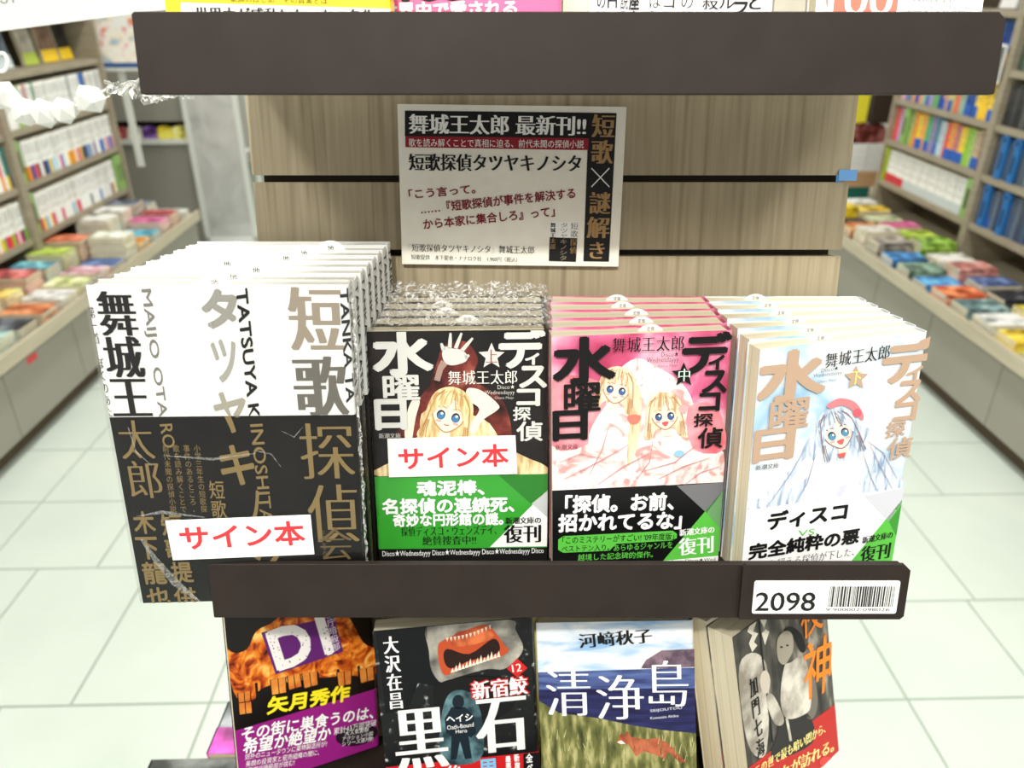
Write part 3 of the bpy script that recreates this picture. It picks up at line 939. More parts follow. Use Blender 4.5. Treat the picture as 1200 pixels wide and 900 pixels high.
# pink-covered paperbacks (second volume)
root, cv, ob, M, oh = pile(5, 0.0164, (0.0776, 0.3770, 1.0678, 4.2, 9.5, 0.4), 0.078, M_kpink, M_bandblack,
    ['front copy of the middle pile', 'second of its pile', 'third of its pile', 'fourth of its pile', 'last of its pile at the slat panel'],
    'pink paperback with black band', 'pink paperbacks with black bands', obi_px=(745, 570), slips=(0.006, 0.002, 0.001, -0.006, -0.008))
P = Printer(cv, M, (-KW / 2, KW / 2, oh, KH))
halo = noise_mat('rose_glow_print', [(0.35, rgb(232, 104, 120)), (0.6, rgb(248, 170, 178))], nscale=40, rough=0.35)
pale = noise_mat('white_lace_print', [(0.36, rgb(222, 162, 158)), (0.45, rgb(244, 222, 218)), (0.58, rgb(250, 243, 241))], nscale=70, rough=0.35, distort=1.5)
pearl = noise_mat('pale_hair_print', [(0.35, rgb(196, 156, 112)), (0.48, rgb(232, 208, 170)), (0.65, rgb(246, 234, 206))], scale=(6, 1, 1), nscale=55, rough=0.35)
P.poly([(645, 525), (660, 522), (690, 505), (702, 478), (720, 440), (745, 420), (770, 430), (800, 450), (815, 480), (820, 520), (848, 530), (846, 575), (645, 580)], pale, 0, 4)
P.poly([(645, 446), (700, 446), (710, 480), (690, 520), (645, 522)], halo, 1, 3)
P.poly([(806, 478), (840, 476), (850, 526), (812, 526)], halo, 1, 3)
sk = rgb(248, 222, 206)
P.poly([(715, 470), (740, 470), (752, 500), (745, 540), (700, 545), (690, 510)], pale, 2, 4)
P.poly([(745, 450), (752, 470), (748, 520), (735, 545), (738, 490)], pearl, 3, 4)
girl(P, (722, 455), 17, 0.18, pearl, sk, rgb(70, 104, 160), rgb(190, 140, 100), 4)
P.poly([(736, 486), (750, 486), (748, 494), (742, 496), (736, 493)], rgb(232, 126, 110), 12, 3)
P.poly([(765, 505), (800, 505), (812, 535), (805, 565), (760, 565), (752, 540)], pale, 5, 4)
girl(P, (778, 485), 17, -0.08, pearl, sk, rgb(64, 98, 150), rgb(190, 140, 100), 13, True)
P.ellipse((799, 478), 5, 5, rgb(240, 170, 170), 22)
P.ellipse((795, 530), 6, 4, rgb(150, 200, 226), 22)
fold = rgb(206, 130, 130)
for pts in (((660, 560), (700, 540), (735, 520)), ((700, 566), (730, 545), (760, 530)), ((770, 560), (800, 545), (830, 535)), ((755, 550), (790, 540), (815, 520)), ((690, 555), (705, 525), (712, 500)), ((745, 560), (760, 540), (764, 515)), ((655, 540), (680, 530), (700, 535)), ((800, 568), (820, 552), (842, 545))):
    P.stroke(pts, (0.6, 1.1, 0.6), fold, 23)
P.text('水', (646, 394), (721, 449), BLACK, 'heavy', 24)
P.text('曜', (660, 448), (703, 481), BLACK, 'bold', 24)
P.text('日', (646, 480), (688, 514), BLACK, 'heavy', 24)
P.text('舞城王太郎', (717, 395), (800, 409), BLACK, 'mincho', 24)
P.text('Disco★', (774, 411), (794, 416), rgb(60, 30, 40), 'thin', 24)
P.text('Wednesdayyy', (757, 418), (794, 424), rgb(60, 30, 40), 'thin', 24)
P.text('Otaro Maijo', (770, 426), (793, 429), rgb(60, 30, 40), 'thin', 24)
P.star((800, 438), 15, BLACK, 24)
P.text('中', (794, 431), (807, 445), rgb(214, 240, 226), 'mincho', 25)
P.text('デ', (799, 388), (854, 435), BLACK, 'heavy', 24)
P.text('ィ', (829, 415), (847, 432), BLACK, 'heavy', 24)
P.text('ス', (822, 433), (850, 459), BLACK, 'heavy', 24)
P.text('コ', (818, 459), (842, 480), BLACK, 'heavy', 24)
P.text('探', (812, 483), (834, 498), BLACK, 'bold', 24)
P.text('偵', (817, 500), (845, 523), BLACK, 'bold', 24)
P.text('新潮文庫', (650, 519.5), (677, 524.5), rgb(60, 50, 50), 'mincho', 24)
P.build()
P = Printer(ob, M, (-KW / 2, KW / 2, 0, oh), -0.0003)
LG = rgb(92, 192, 70)
P.poly([(793, 569), (860, 560), (860, 580), (828, 601)], rgb(120, 120, 124), 1)
P.poly([(828, 601), (860, 575), (860, 618)], rgb(110, 160, 106), 2)
P.poly([(860, 574), (860, 660), (777, 657)], LG, 1)
P.poly([(720, 662), (777, 657), (860, 650), (860, 670), (720, 670)], WHITE, 2)
P.line('「探偵。お前、', (662, 591), (790, 587), 22, WHITE, 'heavy', 3)
P.line('招かれてるな」', (654, 613), (799, 609), 22, WHITE, 'heavy', 3)
P.poly([(654, 632), (660, 628), (788, 621.5), (793, 625), (793, 630), (788, 633), (722, 637), (714, 645), (660, 647.5), (654, 644)], LG, 3)
P.line('「このミステリーがすごい! \'09年度版」', (659, 633), (790, 628), 8.5, BLACK, 'medium', 4)
P.line('ベストテン入り。', (658, 643), (714, 641), 7.5, BLACK, 'medium', 4)
P.line('あらゆるジャンルを', (719, 642), (788, 638), 8, LG, 'medium', 4)
P.line('越境した記念碑的傑作。', (677, 653), (765, 649), 8, LG, 'medium', 4)
P.line('新潮文庫の', (796, 624), (837, 620), 8, WHITE, 'minchobold', 4)
P.line('復刊', (795, 641), (836, 637), 20, WHITE, 'minchobold', 4)
P.line('Wednesdayyy Disco★Wed', (762, 659), (838, 655), 5, rgb(60, 60, 60), 'gothic', 4)
P.build()

# pale paperbacks (third volume), right pile
root, cv, ob, M, oh = pile(6, 0.0138, (0.1899, 0.3717, 1.0680, 12.7, 6.9, 0.2), 0.183, M_kwhite, M_bandwhite,
    ['front copy of the right pile', 'second of its pile', 'third of its pile', 'fourth of its pile', 'fifth of its pile', 'last of its pile at the slat panel'],
    'white paperback with tan lettering', 'white paperbacks on the right', obi_px=(965, 585), slips=(-0.012, -0.012, -0.014, -0.016, -0.018, -0.02), spine_col=rgb(190, 155, 126))
P = Printer(cv, M, (-KW / 2, KW / 2, oh, KH))
TN = rgb(190, 160, 136)
icy = noise_mat('icy_hair_print', [(0.34, rgb(140, 160, 190)), (0.46, rgb(200, 214, 230)), (0.6, rgb(236, 240, 246))], scale=(6, 1, 1), nscale=50, rough=0.35, distort=0.8)
P.poly([(960, 500), (930, 545), (900, 575), (885, 600), (1056, 580), (1055, 560), (1035, 530), (1015, 500)], icy, 1, 4)
P.poly([(952, 545), (985, 540), (1005, 545), (1003, 590), (945, 600)], noise_mat('white_dress_print', [(0.38, rgb(214, 214, 236)), (0.5, rgb(250, 250, 254))], nscale=80, rough=0.4), 2, 4)
P.poly([(1008, 530), (1018, 505), (1032, 465), (1038, 448), (1043, 446), (1040, 470), (1030, 505), (1018, 538)], rgb(255, 246, 240), 3, 4)
P.poly([(945, 535), (955, 548), (938, 565), (925, 572), (928, 562)], rgb(255, 240, 232), 3, 4)
girl(P, (981, 506), 19, -0.3, icy, rgb(248, 226, 214), rgb(86, 150, 186), rgb(140, 124, 130), 4, True)
P.poly([(968, 474), (982, 466), (1000, 470), (1010, 484), (1009, 492), (1000, 482), (986, 474), (972, 478)], rgb(232, 130, 136), 12, 4)
P.ellipse((1003, 483), 5, 5, rgb(226, 96, 110), 13)
P.poly([(980, 531), (990, 529), (988, 535), (983, 536)], rgb(214, 96, 90), 13)
for pts in (((1018, 520), (1030, 545), (1044, 580)), ((1010, 530), (1020, 560), (1026, 585)), ((945, 520), (925, 555), (900, 590)), ((955, 530), (945, 565), (930, 594)), ((1014, 515), (1034, 530), (1050, 560))):
    P.stroke(pts, (0.6, 1.3, 0.6), rgb(150, 160, 186), 12)
P.text('水', (886.6, 413), (964.6, 466), TN, 'heavy', 14)
P.text('曜', (902, 469), (945, 500), TN, 'bold', 14)
P.text('日', (881, 504), (928, 536), TN, 'heavy', 14)
P.line('舞城王太郎', (966, 422), (1041, 411), 17, BLACK, 'mincho', 14)
P.line('Disco★', (961, 433), (981, 430), 5, rgb(50, 50, 60), 'thin', 14)
P.line('Wednesdayyy', (951.6, 440), (985, 436), 5.5, rgb(50, 50, 60), 'thin', 14)
P.line('Otaro Maijo', (957, 447), (979, 444), 3.5, rgb(50, 50, 60), 'thin', 14)
P.star((1001.5, 442), 15, TN, 14)
P.text('下', (996, 435), (1007, 449), rgb(244, 232, 130), 'mincho', 15)
P.text('デ', (1036, 399), (1087, 444), TN, 'heavy', 14)
P.text('ィ', (1062, 429), (1078, 443), TN, 'heavy', 14)
P.text('ス', (1051, 446), (1077, 470), TN, 'heavy', 14)
P.text('コ', (1047, 472), (1071, 491), TN, 'heavy', 14)
P.text('探', (1038, 494), (1058, 510), TN, 'bold', 14)
P.text('偵', (1040, 513), (1065, 535), TN, 'bold', 14)
P.line('新潮文庫', (884, 547), (911.5, 544), 6, rgb(70, 70, 80), 'mincho', 14)
P.build()
P = Printer(ob, M, (-KW / 2, KW / 2, 0, oh), -0.0003)
P.poly([(1013, 581), (1064, 570), (1064, 588), (1041, 611)], rgb(212, 212, 220), 1)
P.poly([(1064, 584), (1056, 665), (990, 668)], LG, 1)
P.poly([(1041.5, 611), (1056, 592), (1056, 618), (1050, 628)], rgb(64, 150, 56), 2)
P.line('ディスコ', (899, 611), (993, 598), 22, BLACK, 'heavy', 3)
P.line('VS.', (935, 625), (958, 622), 7, LG, 'gothic', 3)
P.line('完全純粋の悪', (877, 647), (1007, 627), 19, BLACK, 'heavy', 3)
P.line('時空を超える探偵が下した、', (880, 664), (1001, 646), 10, BLACK, 'minchothin', 3)
P.line('新潮文庫の', (1010, 633), (1046, 626), 8, BLACK, 'minchobold', 3)
P.line('復刊', (1008, 650), (1043, 644), 18, BLACK, 'minchobold', 3)
P.build()

# ------------------------------------------------------------------ poster card on the slat panel
def poster_pose():
    p = S(-0.0275, 0.1553, -0.1285)
    return pose(-0.0012, p.y, p.z, 0.1, 10.0, -0.7)
PM = poster_pose()
PW, PH = 0.1468, 0.1022
poster = empty('poster_card', PM, 'cream announcement card with black header and red lettering on the slat panel', 'poster')
pc = box('card', -PW / 2, PW / 2, 0, 0.0006, 0, PH, noise_mat('speckled_paper', [(0.0, rgb(60, 52, 44)), (0.035, rgb(244, 240, 226)), (1.0, rgb(250, 247, 236))], nscale=95, rough=0.5, kind='voronoi'), poster)
P = Printer(pc, PM, (-PW / 2, PW / 2, 0, PH))
DR = rgb(132, 26, 36)
PG = rgb(168, 134, 88)
P.poly([(474.5, 129.6), (690, 132), (690, 162), (474.5, 159.5)], BLACK, 1)
P.poly([(690, 132), (722.6, 132.5), (713.6, 306.8), (683.5, 306.3)], BLACK, 1)
P.poly([(475, 159.5), (690, 162), (689, 176), (475, 172.5)], rgb(150, 24, 40), 2)
P.line('舞城王太郎 最新刊!!', (479, 145), (687, 147.5), 23, WHITE, 'minchobold')
P.line('歌を読み解くことで真相に迫る、前代未聞の探偵小説', (479, 167), (684, 169), 9.5, WHITE, 'gothic')
P.line('短歌探偵タツヤキノシタ', (479, 190), (681, 191.5), 20, BLACK, 'minchobold')
P.line('「こう言って。', (479, 228), (557, 221), 11.5, DR, 'bold')
P.line('……『短歌探偵が事件を解決する', (493, 245), (674, 226), 12.5, DR, 'bold')
P.line('から本家に集合しろ』って」', (496, 263), (650, 247.5), 12.5, DR, 'bold')
P.line('『短歌探偵タツヤキノシタ』舞城王太郎', (479, 290), (626, 293), 9, BLACK, 'mincho')
P.line('短歌提供　木下龍也・ナナロク社　1,900円（税込）', (482, 301), (606, 304.5), 6, BLACK, 'mincho')
P.text('短', (694, 134), (720, 161), PG, 'minchobold')
P.text('歌', (693, 164), (718, 192), PG, 'minchobold')
P.stroke([(693, 197), (714, 219)], 1.1, WHITE, 3, 'lettering')
P.stroke([(714, 197), (693, 219)], 1.1, WHITE, 3, 'lettering')
P.text('謎', (691, 225), (715, 250.6), PG, 'minchobold')
P.text('解', (688, 254), (714, 279), PG, 'minchobold')
P.text('き', (691, 283.6), (708, 303), PG, 'minchobold')
P.poly([(644.5, 259.5), (677.5, 260), (676.5, 279), (644, 278)], WHITE, 1)
P.poly([(644, 278), (676.5, 279), (675, 307), (643, 306)], BLACK, 1)
P.text('舞城王', (645, 261), (651, 278), BLACK, 'minchobold', 2, vertical=True)
P.text('太郎', (645, 279), (651, 292), PG, 'mincho', 2, vertical=True)
P.text('タツヤキノシタ', (657, 261), (664, 305), rgb(150, 140, 120), 'gothic', 2, vertical=True)
P.text('短歌', (669, 261), (677, 278), rgb(90, 86, 80), 'mincho', 2, vertical=True)
P.text('探偵', (668, 280), (675.5, 297), PG, 'mincho', 2, vertical=True)
P.build()

# ------------------------------------------------------------------ lower shelf: four face-out paperbacks
def face_book(name, prm, t, cm, label, w=KW, h=KH, pm=None, back=1):
    M = pose(*prm)
    root, cv = make_book(name, M, w, h, t, cm, pm or M_pages, label, 'paperbacks facing out on the lower shelf', r=0.003, c=0.0005)
    return root, cv, M, Printer(cv, M, (-w / 2, w / 2, 0, h))

M_night = mat('night_black_cover', rgb(18, 13, 11), 0.3, 0.5)
fire = noise_mat('fire_print', [(0.3, rgb(40, 14, 8)), (0.42, rgb(170, 60, 16)), (0.55, rgb(236, 130, 34)), (0.7, rgb(252, 208, 110))], nscale=75, detail=5, rough=0.32, distort=1.6)
root, cv, M, P = face_book('paperback_book', (-0.1507, 0.3854, 0.8668, 29.0, 13.0, -6.8), 0.014, M_night, 'dark paperback with burning house and purple band, leftmost on the lower shelf')
P.poly([(262, 760), (275, 765), (290, 760), (300, 740), (318, 730), (345, 712), (400, 715), (425, 752), (440, 762), (440, 790), (400, 792), (330, 800), (305, 808), (297, 820), (278, 818), (268, 790)], fire, 1, 4)
wn = noise_mat('lit_window_print', [(0.35, rgb(190, 82, 28)), (0.65, rgb(240, 160, 70))], nscale=60, rough=0.32)
for q in ([(317, 796), (334, 793), (335, 811), (319, 814)], [(337, 792), (351, 789), (353, 804), (339, 808)], [(354, 789), (371, 786), (372, 802), (357, 806)], [(395, 788), (411, 785), (411, 801), (397, 804)], [(421, 784), (437, 781), (438, 796), (423, 800)], [(279, 812), (293, 809), (293, 821), (280, 823)], [(280, 824), (294, 822), (295, 835), (281, 837)]):
    P.poly([(a - 1.2 if i in (0, 3) else a + 1.2, b) for i, (a, b) in enumerate(q)], M_night, 2)
    P.poly(q, wn, 3)
    P.stroke([((q[0][0] + q[1][0]) / 2, (q[0][1] + q[1][1]) / 2), ((q[2][0] + q[3][0]) / 2, (q[2][1] + q[3][1]) / 2)], 1, M_night, 4)
for k in range(6):
    P.stroke([(300 + 24 * k, 800 - 4 * k), (302 + 24 * k, 822 - 4 * k)], 3, M_night, 2)
P.poly([(306, 741), (391, 722), (402, 763), (323, 790)], rgb(98, 34, 112), 4)
P.quad('D1', ((310, 741), (378, 716), (392, 765), (325, 787)), rgb(244, 240, 236), 'heavy', 5)
P.quad('警視庁暗殺部', ((378, 706), (388, 704), (399, 760), (390, 764)), rgb(236, 230, 234), 'gothic', 5, vertical=True)
YL = rgb(252, 230, 40)
P.line('矢月秀作', (313, 827), (410, 811), 21, YL, 'heavy', 5)
rb = random.Random(2)
for k in range(60):
    u, v = rb.random(), rb.random()
    a = (312 + 70 * u + 14 * v, 742 - 14 * u + 40 * v)
    P.ellipse(a, rb.uniform(.4, 1.1), rb.uniform(.4, 1.1), rgb(98, 34, 112), 6, n=6)
P.build()
PUR = mat('purple_band', rgb(150, 30, 128), 0.35, 0.4)
oh = P.px((360, 831))[1]
ob = link('obi_band', band_mesh(KW, 0, oh, 0.014, 0.003, PUR), root)
P = Printer(ob, M, (-KW / 2, KW / 2, 0, oh), -0.0003)
P.line('その街に巣食うのは、', (283, 860), (438, 834), 17, WHITE, 'bold')
P.line('希望か絶望か', (285, 875), (388, 858), 18, WHITE, 'bold')
P.line('郊外のニュータウンに薬物製造所が?', (287, 887), (383, 871), 7, WHITE, 'gothic')
P.line('美貌の投資家と密売組織の闇に、', (288, 895), (374, 881), 7, WHITE, 'gothic')
P.line('警視庁暗殺部が挑む!', (290, 903), (345, 893), 7, WHITE, 'gothic')
P.ellipse((418, 861), 25, 12.5, rgb(34, 14, 32), 2, -0.2)
P.line('累計43万部突破', (391, 857), (441, 846), 8, WHITE, 'gothic', 4)
P.line('大人気警察', (404, 859.5), (432, 854), 5.5, WHITE, 'gothic', 4)
P.line('アクション小説', (401, 866), (437, 859), 5.5, WHITE, 'gothic', 4)
P.line('シリーズ第7弾!', (401, 871.5), (437, 865), 5.5, WHITE, 'gothic', 4)
P.build()

spray = noise_mat('sea_spray_cover', [(0.56, rgb(10, 12, 14)), (0.62, rgb(40, 44, 46)), (0.74, rgb(196, 200, 198))], nscale=160, detail=6, rough=0.3, spec=0.5)
sharkgrey = noise_mat('shark_skin_print', [(0.35, rgb(84, 82, 78)), (0.6, rgb(168, 164, 152)), (0.75, rgb(212, 206, 190))], nscale=55, rough=0.3)
root, cv, M, P = face_book('paperback_book', (-0.0314, 0.3400, 0.8746, 5.2, 13.9, 1.4), 0.016, spray, 'black paperback with open shark jaws and large white title on the lower shelf')
P.poly([(440, 738), (500, 733), (502, 770), (515, 805), (490, 800), (478, 832), (452, 836)], rgb(12, 14, 18), 1)
P.poly([(505, 728), (503, 764), (506, 786), (518, 800), (534, 794), (570, 784), (590, 784), (606, 772), (613, 758), (604, 738), (596, 726)], sharkgrey, 1, 4)
P.poly([(513, 758), (524, 748), (558, 734), (574, 734), (590, 754), (596, 763), (578, 773), (550, 778), (530, 789), (518, 788)], rgb(190, 78, 40), 2, 4)
P.poly([(520, 772), (524, 760), (550, 766), (578, 748), (586, 760), (576, 768), (550, 774), (528, 783)], rgb(40, 18, 14), 3, 4)
P.poly([(534, 742), (556, 737), (572, 738), (578, 746), (552, 756), (530, 756)], noise_mat('gum_print', [(0.4, rgb(150, 54, 30)), (0.65, rgb(224, 120, 70))], nscale=90, rough=0.3), 3, 4)
for k in range(14):
    u = k / 13
    a = (530 + 54 * u, 788 - 18 * u)
    P.poly([(a[0] - 2.2, a[1]), (a[0] + 2.2, a[1] - .6), (a[0] + .6, a[1] - 6 - 2 * (k % 3))], rgb(240, 226, 206), 4)
for k in range(12):
    u = k / 11
    a = (524 + 50 * u, 747 - 15 * u + 3 * math.sin(u * 3))
    P.poly([(a[0] - 1.6, a[1]), (a[0] + 1.6, a[1] - .6), (a[0] + .3, a[1] + 5)], rgb(226, 206, 186), 4)
P.poly([(515, 800), (560, 792), (600, 800), (600, 830), (560, 850), (520, 850), (508, 820)], rgb(16, 16, 18), 3, 4)
teal = noise_mat('teal_mist_print', [(0.4, rgb(30, 52, 60)), (0.65, rgb(110, 150, 158))], nscale=60, rough=0.3)
P.poly([(523, 818), (537, 808), (556, 816), (566, 850), (562, 890), (520, 892), (516, 850)], teal, 4, 4)
MAN = rgb(18, 32, 42)
P.ellipse((537, 822), 7, 8.5, MAN, 5)
P.poly([(529, 828), (545, 828), (555, 838), (558, 858), (552, 864), (549, 862), (553, 888), (545, 889), (539, 868), (535, 889), (528, 890), (529, 862), (523, 858), (521, 842)], MAN, 5)
P.text('大沢在昌', (448, 746), (474, 829), WHITE, 'minchobold', 6, vertical=True)
P.poly([(606, 771), (618, 782), (606, 793), (594, 783)], rgb(206, 34, 34), 6)
P.line('12', (600, 783), (611, 781), 9, WHITE, 'mincho', 7)
P.line('新宿鮫', (551, 809), (620, 801), 24, rgb(206, 34, 40), 'heavy', 6)
P.line('新宿鮫', (553, 809), (618, 801.5), 21, WHITE, 'minchobold', 7)
P.text('黒', (459, 833), (527, 897), rgb(240, 238, 232), 'minchobold', 6)
P.text('石', (555, 820), (619, 877), rgb(240, 238, 232), 'minchobold', 6)
P.line('ヘイシ', (523, 842), (554, 839), 8.5, WHITE, 'bold', 8)
P.line('Oath-Bound', (524, 852), (555, 848), 5, WHITE, 'gothic', 8)
P.line('Hero', (534, 856.5), (547, 855), 4.5, WHITE, 'gothic', 8)
P.build()
oh = P.px((570, 887))[1]
ob = link('obi_band', band_mesh(KW, 0, oh, 0.016, 0.003, mat('red_band', rgb(200, 30, 34), 0.35)), root)
P = Printer(ob, M, (-KW / 2, KW / 2, 0, oh), -0.0003)
P.text('黒', (560, 890), (585, 915), rgb(120, 190, 230), 'bold')
P.text('後', (523, 897), (543, 917), WHITE, 'bold')
P.text('最悪の敵', (592, 886), (600, 915), WHITE, 'bold', vertical=True)
P.text('新宿鮫', (602, 883), (610, 912), WHITE, 'bold', vertical=True)
P.poly([(613, 881), (634, 877), (636, 920), (614, 920)], BLACK, 2)
P.text('全ベスト', (616, 883), (626, 925), WHITE, 'bold', vertical=True)
P.build()

sky = noise_mat('cloudy_sky_cover', [(0.36, rgb(150, 190, 226)), (0.5, rgb(222, 232, 242)), (0.64, rgb(250, 251, 252))], scale=(1, 1, 4), nscale=22, rough=0.32, distort=0.5)
root, cv, M, P = face_book('paperback_book', (0.0750, 0.3313, 0.8734, -3.7, 20.7, 3.8), 0.015, sky, 'paperback with sea, green hill and red fox cover on the lower shelf')
seaA = noise_mat('sea_print', [(0.35, rgb(52, 60, 112)), (0.65, rgb(92, 112, 166))], scale=(1, 1, 8), nscale=40, rough=0.32)
seaB = noise_mat('deep_sea_print', [(0.35, rgb(26, 26, 62)), (0.65, rgb(46, 48, 100))], scale=(1, 1, 8), nscale=40, rough=0.32)
P.poly([(620, 788), (825, 782), (825, 812), (620, 812)], seaA, 1)
P.poly([(620, 808), (825, 806), (825, 870), (620, 850)], seaB, 2)
P.poly([(751, 783), (757, 773), (767, 767), (775, 762), (795, 761), (820, 760), (820, 781), (785, 783)], noise_mat('island_print', [(0.4, rgb(86, 70, 86)), (0.65, rgb(150, 124, 136))], nscale=90, rough=0.32), 3)
hill = noise_mat('grassy_hill_print', [(0.34, rgb(54, 58, 34)), (0.5, rgb(112, 114, 62)), (0.66, rgb(184, 178, 122))], scale=(4, 1, 1), nscale=45, detail=6, rough=0.35)
P.poly([(620, 821), (655, 835), (705, 842), (743, 850), (775, 855), (825, 859), (825, 905), (620, 905)], hill, 3)
fox = noise_mat('fox_print', [(0.38, rgb(140, 66, 42)), (0.6, rgb(192, 108, 74))], nscale=90, rough=0.35)
fp = [(723, 869), (728, 858), (731, 862), (735, 856), (739, 863), (755, 866), (773, 864), (785, 872), (793, 882), (805, 894), (795, 892), (783, 880), (779, 890), (773, 886), (755, 880), (745, 886), (737, 872), (727, 871)]
P.poly(fp, fox, 4)
P.poly([(723, 869), (728, 867), (733, 871), (727, 871.5)], rgb(240, 230, 214), 5)
gr = random.Random(4)
for k in range(70):
    a = (gr.uniform(636, 812), gr.uniform(862, 898))
    P.stroke([a, (a[0] + gr.uniform(-3, 3), a[1] - gr.uniform(5, 12))], (1.0, 0.4), gr.choice((rgb(176, 170, 110), rgb(90, 94, 50), rgb(206, 198, 150))), 4)
P.line('河﨑秋子', (678, 751), (764, 744), 17, BLACK, 'minchobold', 6)
P.text('清', (639, 785), (693, 838), WHITE, 'mincho', 6)
P.text('浄', (698, 791), (755, 842), WHITE, 'mincho', 6)
P.text('島', (759, 774), (807, 827), WHITE, 'mincho', 6)
P.line('SEIJOUTOU', (762, 833), (799, 829), 4, rgb(220, 222, 232), 'gothic', 6)
P.line('Kawasaki Akiko', (762, 841), (795, 838), 3, rgb(220, 222, 232), 'gothic', 6)
P.build()
oh = P.px((800, 897))[1]
ob = link('obi_band', band_mesh(KW, 0, oh, 0.015, 0.003, mat('yellow_band', rgb(246, 222, 30), 0.35)), root)

charcoal = noise_mat('charcoal_cover', [(0.36, rgb(34, 33, 32)), (0.55, rgb(88, 84, 78)), (0.72, rgb(190, 182, 166))], scale=(3, 1, 1), nscale=26, detail=5, rough=0.32, spec=0.5)
root, cv, M, P = face_book('paperback_book', (0.2102, 0.3649, 0.8725, 37.8, 16.7, -0.4), 0.022, charcoal, 'grey paperback with masked figure and red band, rightmost on the lower shelf')
P.poly([(866, 780), (885, 765), (900, 790), (898, 880), (880, 880), (870, 840)], noise_mat('pale_mist_print', [(0.4, rgb(150, 142, 128)), (0.65, rgb(232, 226, 212))], nscale=50, rough=0.35), 1, 4)
zz = rgb(232, 226, 210)
P.poly([(877, 728), (886, 728), (882, 740), (888, 742), (883, 752), (887, 756), (881, 764), (877, 754), (881, 744), (875, 740)], zz, 3)
P.poly([(890, 726), (898, 726), (895, 736), (901, 740), (896, 756), (892, 742), (896, 738)], zz, 3)
P.stroke([(889, 725), (893, 770), (897, 800), (905, 870)], 2, rgb(30, 28, 28), 2)
P.poly([(910, 752), (915, 742), (922, 739), (928, 744), (929, 760), (924, 772), (918, 779), (911, 772)], rgb(166, 158, 142), 4, 4)
P.poly([(918, 739), (926, 734), (938, 742), (944, 760), (938, 764), (930, 748)], rgb(24, 23, 24), 3, 4)
P.ellipse((915, 758), 1.6, 1.1, BLACK, 5)
P.ellipse((922, 756), 1.6, 1.1, BLACK, 5)
kim = noise_mat('kimono_print', [(0.4, rgb(150, 142, 130)), (0.6, rgb(226, 220, 206))], nscale=40, rough=0.35)
P.poly([(918, 782), (926, 776), (940, 768), (948, 790), (950, 820), (945, 835), (922, 842), (914, 820)], kim, 4, 4)
P.poly([(936, 770), (950, 778), (958, 820), (952, 842), (942, 835), (944, 800)], rgb(120, 112, 102), 3, 4)
P.poly([(900, 812), (908, 818), (918, 842), (914, 850), (906, 846), (898, 824)], kim, 4, 4)
P.poly([(892, 788), (898, 786), (902, 796), (900, 810), (894, 812), (890, 800)], rgb(214, 204, 188), 4, 4)
P.poly([(916, 842), (946, 836), (952, 870), (905, 890), (910, 860)], rgb(48, 46, 46), 3, 4)
P.stroke([(921, 841), (924, 856), (926, 868)], 3, kim, 5)
OR = rgb(240, 136, 40)
P.quad('夜', ((936, 700), (962, 690), (964, 734), (938, 752)), OR, 'medium', 7)
P.quad('神', ((940, 756), (976, 738), (972, 808), (942, 822)), OR, 'medium', 7)
P.text('加門七海', (876, 797), (896, 882), BLACK, 'minchobold', 7, vertical=True)
P.text('おんがみ', (950, 741), (953, 762), rgb(220, 214, 200), 'gothic', 7, vertical=True)
P.build()
REDB = mat('scarlet_band', rgb(196, 36, 34), 0.35)
oq = [P.px(p) for p in ((881, 896), (974, 829))]
# slanted-top paper band
pr = u_profile(KW, 0.022, 0.0033, 0.0002, 0.0003)
nn = len(pr)
zt = lambda x: oq[0][1] + (oq[1][1] - oq[0][1]) * min(1, max(0, (x - oq[0][0]) / (oq[1][0] - oq[0][0])))
vs = [(x, yv, 0.0) for x, yv in pr] + [(x, yv, max(0.004, zt(x))) for x, yv in pr]
fs = [tuple(reversed(range(nn))), tuple(range(nn, 2 * nn))] + [(i, (i + 1) % nn, nn + (i + 1) % nn, nn + i) for i in range(nn)]
ob = link('obi_band', mesh('obi_band', vs, fs), root, None, [REDB])
P = Printer(ob, M, (-KW / 2, KW / 2, 0, KH), -0.0003)
P.line('この世で最も暗い闇から、', (884, 904), (967, 852), 13, rgb(250, 232, 150), 'minchobold')
P.line('神々が訪れる。', (900, 914), (977, 872), 17, rgb(250, 232, 150), 'minchobold')
P.ellipse((968, 893), 8, 7, rgb(224, 70, 70), 2)
P.build()

# a copy standing behind each face-out book
for nm, prm, t, cm, lab in (
    ('paperback_book', (-0.1535, 0.4030, 0.8630, 29.0, 12.5, -6.0), 0.012, M_night, 'second copy behind the burning house paperback'),
    ('paperback_book', (-0.0310, 0.3585, 0.8715, 4.5, 13.0, 0.6), 0.014, mat('yellow_paper_cover', rgb(240, 232, 150), 0.4), 'yellow-edged copy behind the shark jaws paperback'),
    ('paperback_book', (0.0745, 0.3500, 0.8705, -2.5, 18.0, 2.5), 0.014, mat('cream_paper_cover', rgb(240, 226, 190), 0.4), 'cream-edged copy behind the red fox paperback'),
    ('paperback_book', (0.1960, 0.3845, 0.8680, 37.0, 15.5, -0.3), 0.018, M_cream, 'cream copy behind the masked figure paperback')):
    make_book(nm, pose(*prm), KW, KH, t, cm, M_pages, lab, 'paperbacks facing out on the lower shelf', r=0.003)

